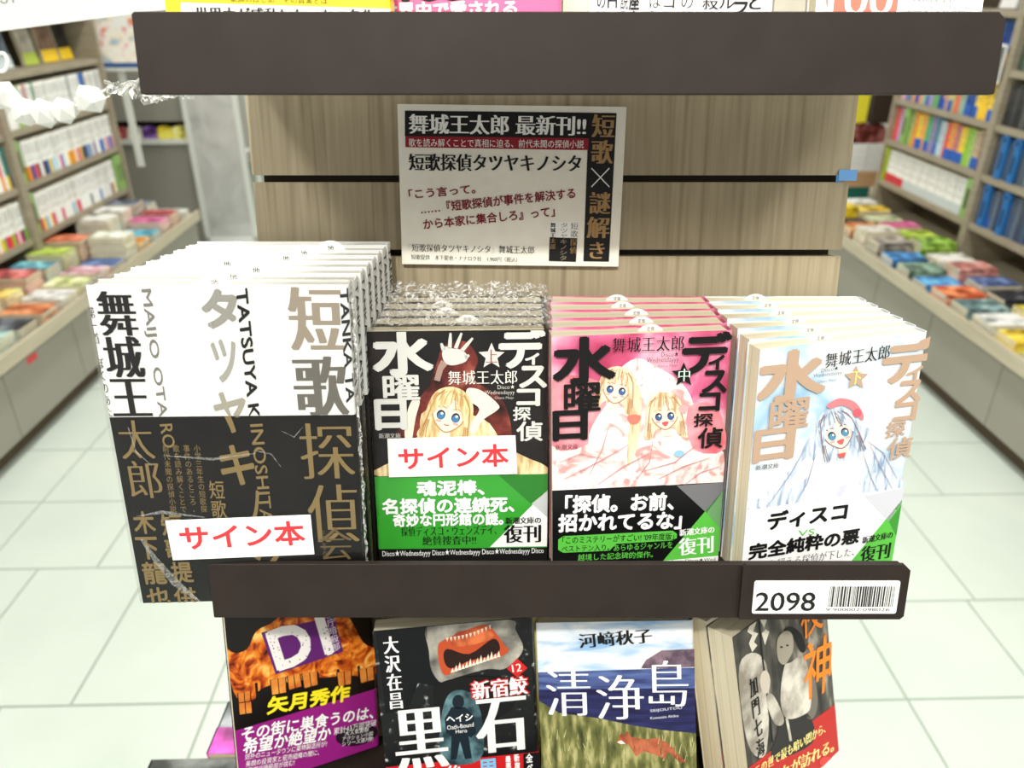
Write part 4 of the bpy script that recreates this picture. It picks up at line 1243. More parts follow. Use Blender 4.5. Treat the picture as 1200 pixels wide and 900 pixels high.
# ------------------------------------------------------------------ upper shelf: feet of four face-out books
def upper_book(x_px0, x_px1, n, t, cm, label, yaw=0.0, h=0.17, pm=None):
    p = Vector((0, UP.y + 0.0015 - n, UP.z + 0.0006))
    top = p + Vector((0, 0.008, 0.034))
    zt_ = top.y * CP + (CAM_H - top.z) * SP
    xa, xb = (x_px0 - 600) / FPX * zt_, (x_px1 - 600) / FPX * zt_
    M = pose((xa + xb) / 2, p.y, p.z, yaw, 12.5, 0)
    root, cv = make_book('standing_book', M, xb - xa, h, t, cm, pm or M_pages, label, 'books standing on the upper shelf', r=0.002)
    return root, cv, Printer(cv, M, (-(xb - xa) / 2, (xb - xa) / 2, 0, h))
M_yel = mat('bright_yellow_cover', rgb(250, 226, 36), 0.35)
root, cv, P = upper_book(193, 457, -0.002, 0.014, M_yel, 'yellow and white book, leftmost on the upper shelf')
P.poly([(212, 3), (470, 10.5), (470, 60), (212, 60)], WHITE, 1)
P.line('世界中が感動した、あの名作', (229, 19), (440, 22), 22, BLACK, 'minchobold')
P.line('家族のはじめ、その真実とは──', (270, -1), (402, 2), 7, rgb(60, 50, 30), 'gothic')
P.build()
root, cv, P = upper_book(444, 658, -0.022, 0.013, mat('hot_pink_cover', rgb(238, 108, 160), 0.35), 'hot pink book with white lettering on the upper shelf')
P.line('世界中で愛される', (446, 13), (606, 9.5), 20, WHITE, 'heavy')
P.line('100', (470, -10), (545, -12), 26, BLACK, 'heavy')
P.build()
root, cv, P = upper_book(684, 907, -0.045, 0.013, mat('plain_white_cover', rgb(250, 250, 250), 0.35), 'white book with vertical black lettering on the upper shelf')
for s_, a, b, st in (('誰どこ', 879, 894, 'minchobold'), ('キラー', 862, 875, 'bold'), ('パルと', 845, 859, 'mincho'), ('毒殺し', 825, 840, 'mincho'), ('謎の館', 799, 811, 'minchothin'), ('エゴイ', 779, 791, 'mincho'), ('とは何', 762, 773, 'minchothin'), ('銀座土', 738, 748, 'bold'), ('小説集', 728, 735, 'gothic'), ('ＭＨｂ', 712, 723, 'gothic'), ('その記', 700, 709, 'mincho')):
    P.text(s_, (a, -30), (b, 32), BLACK, st, vertical=True)
P.build()
root, cv, P = upper_book(957, 1155, -0.055, 0.013, mat('plain_white_cover', rgb(250, 250, 250), 0.35), 'white book with salmon circle reading 100, rightmost on the upper shelf')
P.ellipse((1010, 2), 42, 40, rgb(246, 130, 110), 2, n=28)
P.line('100', (970, 1), (1046, 1), 36, WHITE, 'medium', 3)
P.line('どこからやってきたのか?', (1063, 9), (1138, 11), 8, rgb(130, 130, 130), 'minchothin')
P.line('人類はなぜ', (1070, -2), (1120, 0), 8, rgb(130, 130, 130), 'minchothin')
P.line('うえ・まえ', (1063, 19), (1100, 20), 6, rgb(226, 110, 96), 'minchothin')
P.build()
for a, b, n, m_, lab in ((660, 690, -0.036, M_cream, 'cream-edged book behind the pink and white books'), (908, 958, -0.075, mat('grey_cover', rgb(214, 208, 192), 0.5), 'beige book between the two white upper-shelf books')):
    upper_book(a, b, n, 0.012, m_, lab)

# ------------------------------------------------------------------ bookcases along the aisle
LFX, RFX = -1.84, 1.98            # shelf faces
L_LV = [0.505, 0.708, 0.908, 1.109, 1.320, 1.53]
R_LV = [0.530, 0.727, 0.920, 1.120, 1.325, 1.53]
def bay(side, y0, y1, levels, label):
    sx = -1 if side == 'left' else 1
    fx_ = LFX if side == 'left' else RFX
    D = 0.25
    r = empty('bookcase_bay', room(fx_ + sx * D / 2, (y0 + y1) / 2, 0.36), label, 'bookcase', 'aisle bookcases')
    hy = (y1 - y0) / 2
    for yy in (-hy, hy - 0.018):
        box('upright', -D / 2, D / 2, yy, yy + 0.018, 0, 1.5, M_shelfwood, r)
    for z in levels:
        box('shelf_board', -D / 2 + 0.004, D / 2 - 0.012, -hy + 0.0185, hy - 0.0185, z - 0.36 - 0.024, z - 0.36, M_shelfwood, r)
    box('back_panel', (D / 2 - 0.01) if sx > 0 else -D / 2, D / 2 if sx > 0 else -D / 2 + 0.01, -hy + 0.0185, hy - 0.0185, 0, 1.5, M_shelfdark, r)
    box('top_board', -D / 2, D / 2, -hy, hy, 1.5, 1.52, M_shelfwood, r)
    return r
L_BAYS = [(2.18, 3.08), (3.082, 3.98)]
R_BAYS = [(2.30, 3.135), (3.137, 3.97)]
bay('left', *L_BAYS[1], L_LV, 'far wooden bookcase bay on the left, full of white spines')
bay('left', *L_BAYS[0], L_LV, 'near wooden bookcase bay at the left picture edge')
bay('right', *R_BAYS[1], R_LV, 'far wooden bookcase bay on the right with rainbow coloured spines')
bay('right', *R_BAYS[0], R_LV, 'near wooden bookcase bay at the right picture edge with dark spines')
def ledge(side, y0, y1, label):
    sx = -1 if side == 'left' else 1
    xf = -1.535 if side == 'left' else 1.63
    xb = LFX - 0.25 if side == 'left' else RFX + 0.25
    a, b = min(xf, xb), max(xf, xb)
    r = empty('base_cabinet', room(0, 0, 0), label, 'cabinet', 'base cabinets with book ledge')
    x0, x1 = (a, b - 0.03) if side == 'left' else (a + 0.03, b)
    y = y1
    while y > y0 + 0.05:
        ya = max(y - 0.45, y0)
        box('front_panel', (x1 - 0.018) if side == 'left' else x0, x1 if side == 'left' else x0 + 0.018, ya + 0.002, y - 0.002, 0.075, 0.325, M_cab, r)
        y -= 0.45
    box('carcass', x0 if side == 'left' else x0 + 0.0185, x1 - 0.0185 if side == 'left' else x1, y0, y1, 0.075, 0.325, M_kick, r)
    box('kickboard', x0 if side == 'left' else x0 + 0.05, x1 - 0.05 if side == 'left' else x1, y0, y1, 0.0, 0.075, M_kick, r)
    box('ledge_top', a, b, y0, y1, 0.325, 0.358, M_ledge, r)
    xe = b if side == 'left' else a
    box('ledge_lip', xe - 0.012 if side == 'left' else xe, xe if side == 'left' else xe + 0.012, y0, y1, 0.3585, 0.374, M_ledge, r)
    for k in range(int((y1 - y0) / 0.3)):
        yy = y1 - 0.2 - 0.3 * k
        bx = xe - 0.0125 if side == 'left' else xe + 0.0125
        s_ = MB().box(min(bx, bx + sx * 0.0015), max(bx, bx + sx * 0.0015), yy - 0.05, yy + 0.05, 0.359, 0.405)
        link('clear_stopper', s_.me('clear_stopper'), r, None, [M_film])
    return r
ledge('left', 1.2, 4.02, 'grey base cabinet with wooden book ledge on the left of the aisle')
ledge('right', 1.2, 4.02, 'grey base cabinet with wooden book ledge on the right of the aisle')
o = link('red_mark', MB().box(0, 0.0006, -0.03, 0.03, -0.012, 0.012).me('red_mark'), None, room(-1.5648, 2.39, 0.285), [mat('red_sticker', rgb(220, 70, 70), 0.5)])
tag(o, 'small red sticker on the left grey cabinet front', 'sticker')

_sp = {}
def spine_mesh(w, h, t, m):
    key = (w, h, round(t, 4), m.name)
    if key not in _sp:
        k = 0.0016
        mb = MB().prism([(-w / 2, 0), (w / 2 - k, 0), (w / 2, k), (w / 2, t - k), (w / 2 - k, t), (-w / 2, t)], 0, h)
        e = 0.0012
        mb.box(-w / 2 - 0.0002, w / 2 - 0.0025, e, t - e, h - 0.001, h + 0.0002, 1)
        mb.box(-w / 2 - 0.0003, -w / 2 + 0.001, e, t - e, 0.001, h, 1)
        rr = random.Random(len(_sp))
        z1 = h - 0.012
        z0 = z1 - rr.uniform(.035, .06)
        mb.box(w / 2 - .0005, w / 2 + .0002, t * .36, t * .64, z0, z1, 2)
        mb.box(w / 2 - .0005, w / 2 + .0002, t * .40, t * .60, z0 - .03, z0 - .008, 2)
        me = mb.me('spine_book')
        me.materials.append(m)
        me.materials.append(M_pages)
        me.materials.append(M_type)
        _sp[key] = me
    return _sp[key]
M_type = mat('spine_print', rgb(96, 94, 90), 0.5)
def strip_mesh(w, z0, z1, t, m):
    key = ('s', w, z0, z1, round(t, 4), m.name)
    if key not in _sp:
        me = MB().box(-w / 2 + 0.01, w / 2 + 0.0004, 0.0, t, z0, z1).me('obi_band')
        for vv in me.vertices:
            vv.co.y = vv.co.y * (1 + 0.0006 / t) - 0.0003
        me.materials.append(m)
        _sp[key] = me
    return _sp[key]
CM = {}
def cm(c, rough=0.5):
    if c not in CM: CM[c] = mat('spine_colour', rgb(*c), rough)
    return CM[c]
NAMES = [((248, 248, 244), 'white'), ((228, 226, 218), 'off-white'), ((214, 140, 140), 'pink'), ((200, 150, 200), 'lilac'), ((40, 40, 42), 'black'), ((90, 92, 96), 'dark grey'), ((60, 76, 96), 'slate blue'), ((40, 110, 200), 'blue'), ((20, 60, 140), 'navy'),
         ((20, 130, 120), 'teal'), ((60, 170, 110), 'green'), ((150, 196, 60), 'lime green'), ((160, 190, 120), 'pale green'), ((246, 210, 50), 'yellow'), ((240, 150, 50), 'orange'), ((226, 80, 60), 'red'), ((130, 40, 60), 'maroon'), ((110, 60, 130), 'purple'), ((196, 180, 150), 'beige'), ((130, 90, 60), 'brown'), ((120, 190, 226), 'sky blue'), ((216, 60, 120), 'magenta')]
def cname(c):
    return min(NAMES, key=lambda q: sum((a - b) ** 2 for a, b in zip(q[0], c)))[1]
def jit(c, a=7):
    return tuple(max(0, min(255, v + R.choice((-a, 0, a)))) for v in c)

def ordinal(n):
    return '%d%s' % (n, 'th' if 10 <= n % 100 <= 20 else {1: 'st', 2: 'nd', 3: 'rd'}.get(n % 10, 'th'))
def spine_row(side, y_from, y_to, z, items, row, case, w=0.105, gaps=()):
    """items(i) -> (colour, thickness, height, strip colour or None, strip z-range); rows run from the far end to the near end"""
    y, i = y_from, 0
    while True:
        c, t, h, sc, sr = items(i)
        for ga, gb in gaps:
            if y > gb and y - t - 0.0006 < ga: y = gb
        if y - t < y_to: break
        y -= t + 0.0006
        lab = '%s paperback%s, %s from far end of %s, %s bookcase' % (cname(c), (' with %s strip' % cname(sc)) if sc else '', ordinal(i + 1), row, case)
        if side == 'left':
            M = room(LFX - 0.022 - w / 2 - R.uniform(0, .004), y, z + 0.0002)
        else:
            M = room(RFX + 0.022 + w / 2 + R.uniform(0, .004), y + t, z + 0.0002, math.pi)
        o = link('paperback_book', spine_mesh(w, h, t, cm(c)), None, M)
        tag(o, lab, 'book', '%s, %s bookcase' % (row, case))
        if sc: link('obi_band', strip_mesh(w, sr[0], sr[1], t, cm(sc)), o)
        i += 1

WH, OW = (248, 248, 244), (232, 230, 222)
STR = [(246, 210, 50), (226, 80, 60), (40, 110, 200), (240, 150, 50), (216, 60, 120), (120, 190, 226), (150, 196, 60), (110, 60, 130), (60, 76, 96), (248, 248, 244)]
def white_row(seed, strip_p, tmin=0.014, tmax=0.021, strip_h=0.05, extra=None):
    rr = random.Random(seed)
    cache = []
    def it(i):
        while len(cache) <= i:
            k = len(cache)
            run = rr.random()
            c = WH if run < .78 else OW
            if extra and k in extra: c = extra[k]
            sc = rr.choice(STR) if rr.random() < strip_p else None
            cache.append((c, rr.choice((tmin, (tmin + tmax) / 2, tmax)), 0.150 + rr.choice((0, .002)), sc, (0.0, strip_h)))
        return cache[i]
    return it
g0, g1_ = 3.96, 3.105
spine_row('left', g0, g1_, 0.908, white_row(1, 0.0, extra={2: (96, 90, 140), 9: (60, 76, 96), 10: (40, 110, 200), 11: (40, 110, 200), 17: (60, 76, 96), 33: (60, 150, 100), 36: (214, 160, 160), 37: (214, 160, 160), 39: (160, 190, 120), 40: (160, 190, 120), 41: (160, 190, 120)}), 'upper row', 'far left')
spine_row('left', g0, g1_ + 0.06, 0.708, white_row(2, 0.85, strip_h=0.055), 'middle row', 'far left')
spine_row('left', g0 - 0.075, g1_ + 0.05, 0.505, white_row(3, 0.4, strip_h=0.05), 'lowest row', 'far left')
pk = (226, 150, 156)
spine_row('left', 3.055, 2.74, 0.505, white_row(4, 0.9, strip_h=0.045, extra={k: pk for k in range(13, 30)}), 'lowest row', 'near left')
spine_row('left', 3.055, 2.80, 0.708, white_row(5, 0.8, strip_h=0.05, extra={0: (20, 130, 120), 1: (20, 130, 120), 3: (226, 60, 60), 5: (200, 190, 150)}), 'middle row', 'near left')
spine_row('left', 3.055, 2.84, 0.908, white_row(6, 0.0, extra={k: pk for k in range(0, 14)}), 'upper row', 'near left')

# green shelf dividers standing between the books
def divider(side, y, z, c, label, t=0.028, h=0.165, knob=False, cat='divider'):
    M = room((LFX - 0.070) if side == 'left' else (RFX + 0.070), y, z + 0.0003, 0 if side == 'left' else math.pi)
    r = empty('shelf_divider', M, label, cat, 'coloured shelf dividers')
    box('plate', -0.045, 0.060, -t / 2, t / 2, 0, h, cm(c), r, None, 0.002)
    box('label_strip', 0.0602, 0.0606, -t * .2, t * .2, h * .25, h * .75, cm(tuple(int(v * .45) for v in c)), r)
    if knob:
        mb = MB().tube((0.046, 0, h + 0.012), (0.062, 0, h + 0.012), t * .62, 18)
        link('round_tab', mb.me('round_tab'), r, None, [cm(c)])
        link('star_emblem', MB().tube((0.0622, 0, h + 0.012), (0.0626, 0, h + 0.012), t * .3, 5).me('star_emblem'), r, None, [cm((24, 30, 40))])
    return r
PGN = (142, 178, 100)
divider('left', 3.122, 0.708, PGN, 'tall green shelf divider at the near end of the middle left row', 0.03)
divider('left', 3.943, 0.505, PGN, 'green shelf divider at the far end of the lowest left row', 0.03)
divider('left', 3.908, 0.505, PGN, 'green shelf divider second from the far end of the lowest left row', 0.036)
divider('left', 3.122, 0.505, PGN, 'green shelf divider leaning at the near end of the lowest left row', 0.034)

# magazines and paperbacks facing the aisle, top left
def face_out(side, y, z, w, h, t, c, label, lower=None, lean=8, dx=0.10, group='face-out books of the aisle bookcases'):
    """a book facing the aisle"""
    sg = 1 if side == 'left' else -1
    x = (LFX - dx) if side == 'left' else (RFX + dx)
    M = room(x, y, z + 0.0035, math.pi / 2 * sg) @ Matrix.Rotation(math.radians(-lean), 4, 'X')
    r, cv = make_book('display_book', M, w, h, t, noise_mat('printed_cover', [(0.3, rgb(*[max(0, v - 60) for v in c])), (0.55, rgb(*c)), (0.75, rgb(*[min(255, v + 50) for v in c]))], nscale=14, rough=0.4), M_pages, label, group, r=0.002)
    if lower: link('obi_band', band_mesh(w, 0, h * .3, t, 0.002, cm(lower)), r)
    return r
face_out('left', 3.86, 1.109, 0.11, 0.16, 0.016, (40, 36, 36), 'black face-out book with yellow band, top left shelf end', (246, 206, 40))
face_out('left', 3.72, 1.109, 0.13, 0.165, 0.016, (140, 112, 92), 'brown face-out book with yellow band, top left shelf', (246, 206, 40))
face_out('left', 3.56, 1.109, 0.11, 0.16, 0.016, (196, 190, 176), 'pale face-out book with lime band, top left shelf', (180, 200, 80))
face_out('left', 3.36, 1.109, 0.11, 0.165, 0.016, (110, 124, 140), 'grey-blue face-out book with white band, top left shelf', (220, 236, 240))
face_out('left', 3.23, 1.109, 0.11, 0.165, 0.016, (84, 72, 110), 'violet face-out book with white band, top left shelf', (240, 244, 244))
face_out('left', 3.00, 1.109, 0.11, 0.165, 0.016, (214, 130, 90), 'orange floral face-out book at the left picture edge', (190, 110, 140))

# right bookcase rows
COLS = [(236, 90, 80), (190, 150, 196), (160, 186, 110), (240, 150, 50), (246, 210, 60), (240, 170, 80), (70, 180, 120), (150, 140, 180), (40, 130, 160), (190, 210, 220), (228, 84, 66), (240, 160, 80), (200, 120, 130), (246, 210, 60), (150, 200, 60), (170, 205, 110), (196, 170, 140), (120, 40, 56), (246, 206, 60), (160, 200, 60), (240, 200, 80)]
BST = (44, 96, 186)
def colour_row(seed, blue_p, tmin=0.016, tmax=0.025, cols=COLS):
    rr = random.Random(seed)
    cache = []
    def it(i):
        while len(cache) <= i:
            k = len(cache)
            c = cols[k // 2 % len(cols)]
            sc = BST if rr.random() < blue_p else None
            cache.append((c, rr.choice((tmin, tmax)), 0.152 + rr.choice((-.004, 0, .004)), sc, (0.0, 0.045)))
        return cache[i]
    return it
spine_row('right', 3.95, 3.16, 0.727, colour_row(11, 0.4), 'rainbow row', 'far right', gaps=((3.85, 3.80),))
spine_row('right', 3.95, 3.165, 0.920, colour_row(12, 0.3, cols=[(226, 180, 190), (190, 196, 120), (240, 170, 60), (30, 70, 150), (220, 160, 130), (150, 190, 150), (170, 150, 200), (110, 170, 110), (24, 66, 150), (200, 150, 120), (190, 190, 130), (220, 120, 90), (150, 180, 160), (24, 66, 150), (36, 80, 160), (246, 206, 60), (246, 200, 50), (246, 210, 70)]), 'upper row', 'far right')
divider('right', 3.825, 0.727, PGN, 'green shelf divider in the rainbow row on the right', 0.045)
wr = white_row(13, 1.0, 0.013, 0.017, 0.05)
def wr2(i):
    c, t, h, sc, sr = wr(i)
    return (WH if i % 5 else OW, t, h, ((214, 60, 70) if i < 12 else (206, 216, 216)), (0.0, 0.04))
spine_row('right', 3.93, 3.215, 0.530, wr2, 'white row', 'far right')
divider('right', 3.185, 0.530, PGN, 'pale green shelf divider at the near end of the white row', 0.05, 0.165)
divider('right', 3.942, 0.530, (176, 196, 40), 'lime shelf divider at the far end of the white row', 0.014, 0.16)
DK = [(70, 76, 84), (96, 104, 112), (54, 60, 70), (84, 96, 110), (120, 128, 132), (60, 70, 84)]
rowkw = dict(cols=DK)
spine_row('right', 3.11, 2.82, 0.727, colour_row(21, 0.12, .013, .017, DK), 'middle row', 'near right', gaps=((3.055, 3.015), (2.975, 2.935)))
spine_row('right', 3.11, 2.78, 0.530, colour_row(22, 0.12, .013, .017, [(70, 90, 120), (100, 116, 136), (60, 72, 96)]), 'lowest row', 'near right', gaps=((3.08, 3.04), (2.95, 2.91)))
spine_row('right', 3.11, 2.88, 0.920, colour_row(23, 0.0, .013, .017, [(44, 44, 46), (60, 60, 62), (38, 38, 40), (90, 90, 88)]), 'upper row', 'near right')
spine_row('right', 3.11, 2.94, 1.120, colour_row(24, 0.0, .013, .017, [(60, 80, 66), (90, 110, 90), (50, 60, 56)]), 'top row', 'near right')
BL = (40, 112, 180)
divider('right', 3.035, 0.727, BL, 'blue round-topped divider in the middle dark row on the right', 0.034, 0.135, True)
divider('right', 2.955, 0.727, BL, 'second blue round-topped divider in the middle dark row', 0.034, 0.135, True)
divider('right', 3.06, 0.530, BL, 'blue round-topped divider in the lowest dark row on the right', 0.034, 0.135, True)
divider('right', 2.93, 0.530, BL, 'second blue round-topped divider in the lowest dark row', 0.034, 0.135, True)
face_out('right', 3.255, 1.120, 0.11, 0.165, 0.018, (36, 84, 160), 'blue and orange face-out book beside the right end of upper lip', (240, 160, 60), dx=0.03)
face_out('right', 3.40, 1.325, 0.11, 0.16, 0.018, (226, 90, 120), 'red face-out book on the highest right shelf', (240, 240, 240))
face_out('right', 3.22, 1.325, 0.11, 0.16, 0.018, (60, 120, 200), 'blue face-out book on the highest right shelf')
M = room(RFX - 0.012, 3.21, 1.075, -math.pi / 2)
r = empty('shelf_sign', M, 'dark grey shelf sign with white border by the right end of upper lip', 'sign')
box('panel', -0.055, 0.055, 0, 0.003, 0, 0.125, mat('slate_sign', rgb(92, 96, 94), 0.5), r)
fr = MB().box(-0.06, 0.06, -0.001, 0.004, 0.125, 0.132).box(-0.06, -0.055, -0.001, 0.004, 0, 0.125).box(0.055, 0.06, -0.001, 0.004, 0, 0.125).box(-0.06, 0.06, -0.001, 0.004, -0.007, 0)
link('frame', fr.me('frame'), r, None, [M_white])

# ------------------------------------------------------------------ piles of books lying on the ledges
def flat_book_mesh(w, d, t, top, side):
    key = ('f', w, d, round(t, 4), top.name, side.name)
    if key not in _sp:
        mb = MB().box(-w / 2 + .0005, w / 2, -d / 2, d / 2, 0.0005, t - 0.0005, 1)
        e = 0.0012
        mb.box(-w / 2 - .0006, w / 2 + .0006, -d / 2 - .0006, d / 2 + .0006, t - e, t, 0)
        mb.box(-w / 2 - .0006, w / 2 + .0006, -d / 2 - .0006, d / 2 + .0006, 0, e, 0)
        mb.box(-w / 2 - .0006, -w / 2 + .001, -d / 2 - .0006, d / 2 + .0006, 0, t, 0)
        me = mb.me('lying_book')
        me.materials.append(top)
        me.materials.append(side)
        _sp[key] = me
    return _sp[key]
def art_mat(c):
    key = ('art', c)
    if key not in MATS:
        MATS[key] = noise_mat('cover_art', [(0.34, rgb(*[max(0, int(v * .55)) for v in c])), (0.5, rgb(*c)), (0.66, rgb(*[min(255, v + 70) for v in c]))], nscale=20, detail=4, rough=0.4, vary=True)
    return MATS[key]
def ledge_pile(side, row, y, n, c, label, t=0.013, big=False, turn=0, spine_out=False):
    w, d = (0.128, 0.188) if big else (0.105, 0.150)
    base = 0.3583
    if side == 'left':
        x = {0: -1.545 - 0.012 - d / 2 - .004, 1: -1.545 - 0.012 - d * 1.5 - .014}[row]
    else:
        x = {0: 1.65 + d / 2 + .004, 1: 1.65 + d * 1.5 + .014}[row]
    for k in range(n):
        cc = c if (k == n - 1 or not isinstance(c, list)) else c
        col = c
        rz = math.pi / 2 + R.uniform(-.03, .03) + (math.pi if spine_out else 0)
        o = link('lying_book', flat_book_mesh(w, d, t, art_mat(col) if k == n - 1 else art_mat(col), M_pages), None, room(x + R.uniform(-.003, .003), y + R.uniform(-.003, .003), base + k * (t + 0.0004), rz))
        pos = 'top book' if k == n - 1 else ('bottom book' if k == 0 else '%s from top' % {2: 'second', 3: 'third', 4: 'fourth', 5: 'fifth', 6: 'sixth', 7: 'seventh', 8: 'eighth'}[n - k])
        tag(o, '%s of %s' % (pos, label), 'book', label)
LP = [  # left ledge: row, y, count, colour, label
    (0, 3.90, 3, (210, 214, 206), 'pale pile at the far end of the left ledge'), (1, 3.90, 6, (150, 160, 170), 'grey pile at the far back of the left ledge'),
    (0, 3.77, 5, (170, 60, 66), 'dark red pile near the far end of the left ledge'), (1, 3.76, 9, (90, 96, 120), 'tall slate pile at the back of the left ledge'),
    (0, 3.64, 5, (214, 90, 150), 'magenta and white pile on the left ledge'), (1, 3.62, 9, (236, 236, 230), 'tall white pile at the back of the left ledge'),
    (0, 3.51, 3, (80, 170, 200), 'turquoise pile at the front of the left ledge'), (1, 3.48, 9, (236, 236, 226), 'tall cream pile behind the turquoise pile'),
    (0, 3.38, 3, (240, 160, 70), 'orange pile at the front of the left ledge'), (1, 3.34, 4, (120, 130, 150), 'low blue-grey pile at the back of the left ledge'),
    (0, 3.25, 8, (236, 240, 214), 'tall pale pile at the front of the left ledge'), (1, 3.20, 8, (224, 110, 70), 'coral topped pile at the back of the left ledge'),
    (0, 3.12, 2, (70, 100, 160), 'thin blue pile at the front of the left ledge'), (1, 3.06, 7, (170, 200, 70), 'lime topped pile at the back of the left ledge'),
    (0, 2.98, 3, (216, 160, 170), 'rose topped pile at the front of the left ledge'), (1, 2.92, 6, (110, 180, 200), 'light blue pile at the back of the left ledge'),
    (0, 2.84, 3, (226, 236, 160), 'pale lime pile at the front of the left ledge'), (1, 2.78, 7, (226, 110, 110), 'red topped pile at the back of the left ledge'),
    (0, 2.70, 3, (240, 240, 236), 'white pile at the front of the left ledge'), (1, 2.64, 5, (240, 190, 90), 'amber pile at the left picture edge'),
    (0, 2.56, 3, (206, 110, 60), 'rust topped pile at the front of the left ledge'), (0, 2.42, 3, (70, 80, 90), 'dark pile at the near end of the left ledge'), (0, 2.28, 4, (170, 210, 200), 'mint pile at the left picture edge'),
    (1, 2.50, 5, (230, 220, 200), 'beige pile at the left picture edge')]
for row, y, n, c, lab in LP: ledge_pile('left', row, y, n, c, lab, spine_out=True)
RP = [(0, 3.92, 4, (240, 240, 200), 'pale yellow pile at the far end of the right ledge'), (1, 3.92, 5, (246, 246, 240), 'white pile at the far back of the right ledge'),
    (0, 3.78, 6, (244, 206, 40), 'yellow topped pile at the front of the right ledge'), (1, 3.77, 5, (246, 200, 60), 'golden pile at the back of the right ledge'),
    (0, 3.64, 3, (40, 40, 46), 'black topped pile at the front of the right ledge'), (1, 3.62, 4, (206, 220, 170), 'pale green pile at the back of the right ledge'),
    (0, 3.50, 4, (228, 130, 60), 'orange and purple pile at the front of the right ledge'), (1, 3.47, 5, (214, 90, 140), 'magenta pile at the back of the right ledge'),
    (0, 3.36, 6, (226, 220, 206), 'cream page-edged pile at the front of the right ledge'), (1, 3.32, 5, (170, 200, 60), 'yellow-green pile at the back of the right ledge'),
    (0, 3.22, 5, (150, 140, 130), 'grey-brown pile at the front of the right ledge'), (1, 3.17, 6, (150, 196, 70), 'green spined pile at the back of the right ledge'),
    (0, 3.08, 3, (60, 140, 214), 'bright blue pile at the front of the right ledge'), (1, 3.02, 4, (244, 240, 226), 'white and yellow pile at the back of the right ledge'),
    (0, 2.94, 3, (110, 140, 120), 'green-grey pile at the front of the right ledge'), (1, 2.87, 5, (216, 140, 130), 'salmon pile at the back of the right ledge'),
    (0, 2.80, 2, (70, 150, 220), 'thin sky blue pile at the front of the right ledge'), (1, 2.72, 4, (80, 100, 150), 'navy pile at the back of the right ledge'),
    (0, 2.66, 3, (236, 110, 60), 'bright orange pile at the front of the right ledge'), (1, 2.57, 4, (60, 60, 66), 'black pile with yellow neighbour at the right picture edge'),
    (0, 2.52, 3, (120, 150, 150), 'blue-grey pile at the front of the right ledge'), (0, 2.38, 3, (240, 240, 236), 'white pile near the right picture edge'), (0, 2.24, 3, (244, 206, 60), 'yellow pile at the right picture edge'),
    (1, 2.42, 4, (240, 220, 90), 'light yellow pile at the right picture edge')]
for row, y, n, c, lab in RP: ledge_pile('right', row, y, n, c, lab, spine_out=not any(q in lab for q in ('yellow', 'orange', 'green', 'blue', 'black', 'brown', 'salmon')))

# ------------------------------------------------------------------ far left: counter, display case, picture book on a post
cnt = empty('service_counter', room(-1.95, 4.75, 0), 'plain grey counter with open niche beyond the left bookcase', 'counter')
M_grey = noise_mat('grey_laminate', [(0.3, rgb(150, 148, 138)), (0.7, rgb(160, 158, 148))], nscale=2, rough=0.5)
box('lower_panel', -0.5, 0.22, -0.2, 0.2, 0.004, 0.62, M_grey, cnt)
box('niche_ledge', -0.5, 0.22, -0.23, 0.2, 0.62, 0.645, M_metal, cnt)
box('niche_back', -0.5, 0.22, 0.16, 0.2, 0.645, 0.74, M_slot, cnt)
box('upper_panel', -0.5, 0.22, -0.2, 0.2, 0.74, 1.15, M_grey, cnt)
for k, (dx, c, nm) in enumerate(((-0.24, (236, 226, 226), 'white'), (-0.155, (150, 60, 60), 'dark red'), (-0.07, (244, 236, 220), 'cream'), (0.015, (110, 70, 150), 'purple'), (0.1, (246, 220, 60), 'yellow'), (0.18, (250, 240, 120), 'pale yellow'))):
    o = link('wrapped_sweet_bag', None or mesh('bag', *(lambda b: (b.v, b.f))(MB().prism(smooth_loop([(-.035, 0), (.035, 0), (.04, .03), (.028, .06), (-.026, .064), (-.04, .03)], 3), -0.02, 0.02))), None, room(-1.95 + dx, 4.57, 0.6455) @ Matrix.Rotation(math.pi / 2, 4, 'X'), [art_mat(c)])
    tag(o, 'small %s packet in the niche of the grey counter' % nm, 'packet', 'small packets in the counter niche')
case = empty('display_case', room(-1.56, 4.62, 0), 'white-framed glass display case beside the slat panel', 'display case')
for dx in (-0.15, 0.13):
    for dy in (-0.12, 0.12):
        box('post', dx, dx + 0.025, dy, dy + 0.025, 0.004, 1.0, M_metal, case)
box('base', -0.15, 0.155, -0.12, 0.145, 0.0041, 0.09, M_white, case)
M_frost = film_mat('frosted_pane', base=0.32, rough=0.4, bump=0.15, nscale=8)
whiten(M_frost, 3, 0.0, 1.0, 0.7)
box('front_pane', -0.1245, 0.1295, -0.115, -0.110, 0.09, 1.0, M_frost, case)
box('shelf', -0.12, 0.125, -0.1, 0.12, 0.55, 0.56, M_metal, case)
for k, c in enumerate(((200, 190, 150), (214, 206, 190), (180, 190, 180))):
    o = box('boxed_goods', -0.03, 0.03, -0.03, 0.03, 0, 0.05 + .02 * k, art_mat(c), None, room(-1.63 + .07 * k, 4.63, 0.5605))
    tag(o, ('small tan box', 'small white box', 'small grey-green box')[k] + ' behind the frosted display case pane', 'box', 'boxes in the display case')
post = empty('picture_book_bracket', room(-1.80, 4.02, 1.05), 'white bracket and hanging strip on the end of the left bookcase', 'bracket')
box('hanging_strip', -0.016, 0.016, 0.03, 0.04, -0.46, 0.0, M_metal, post)
box('tray', -0.11, 0.13, -0.02, 0.07, 0.0, 0.01, M_metal, post)
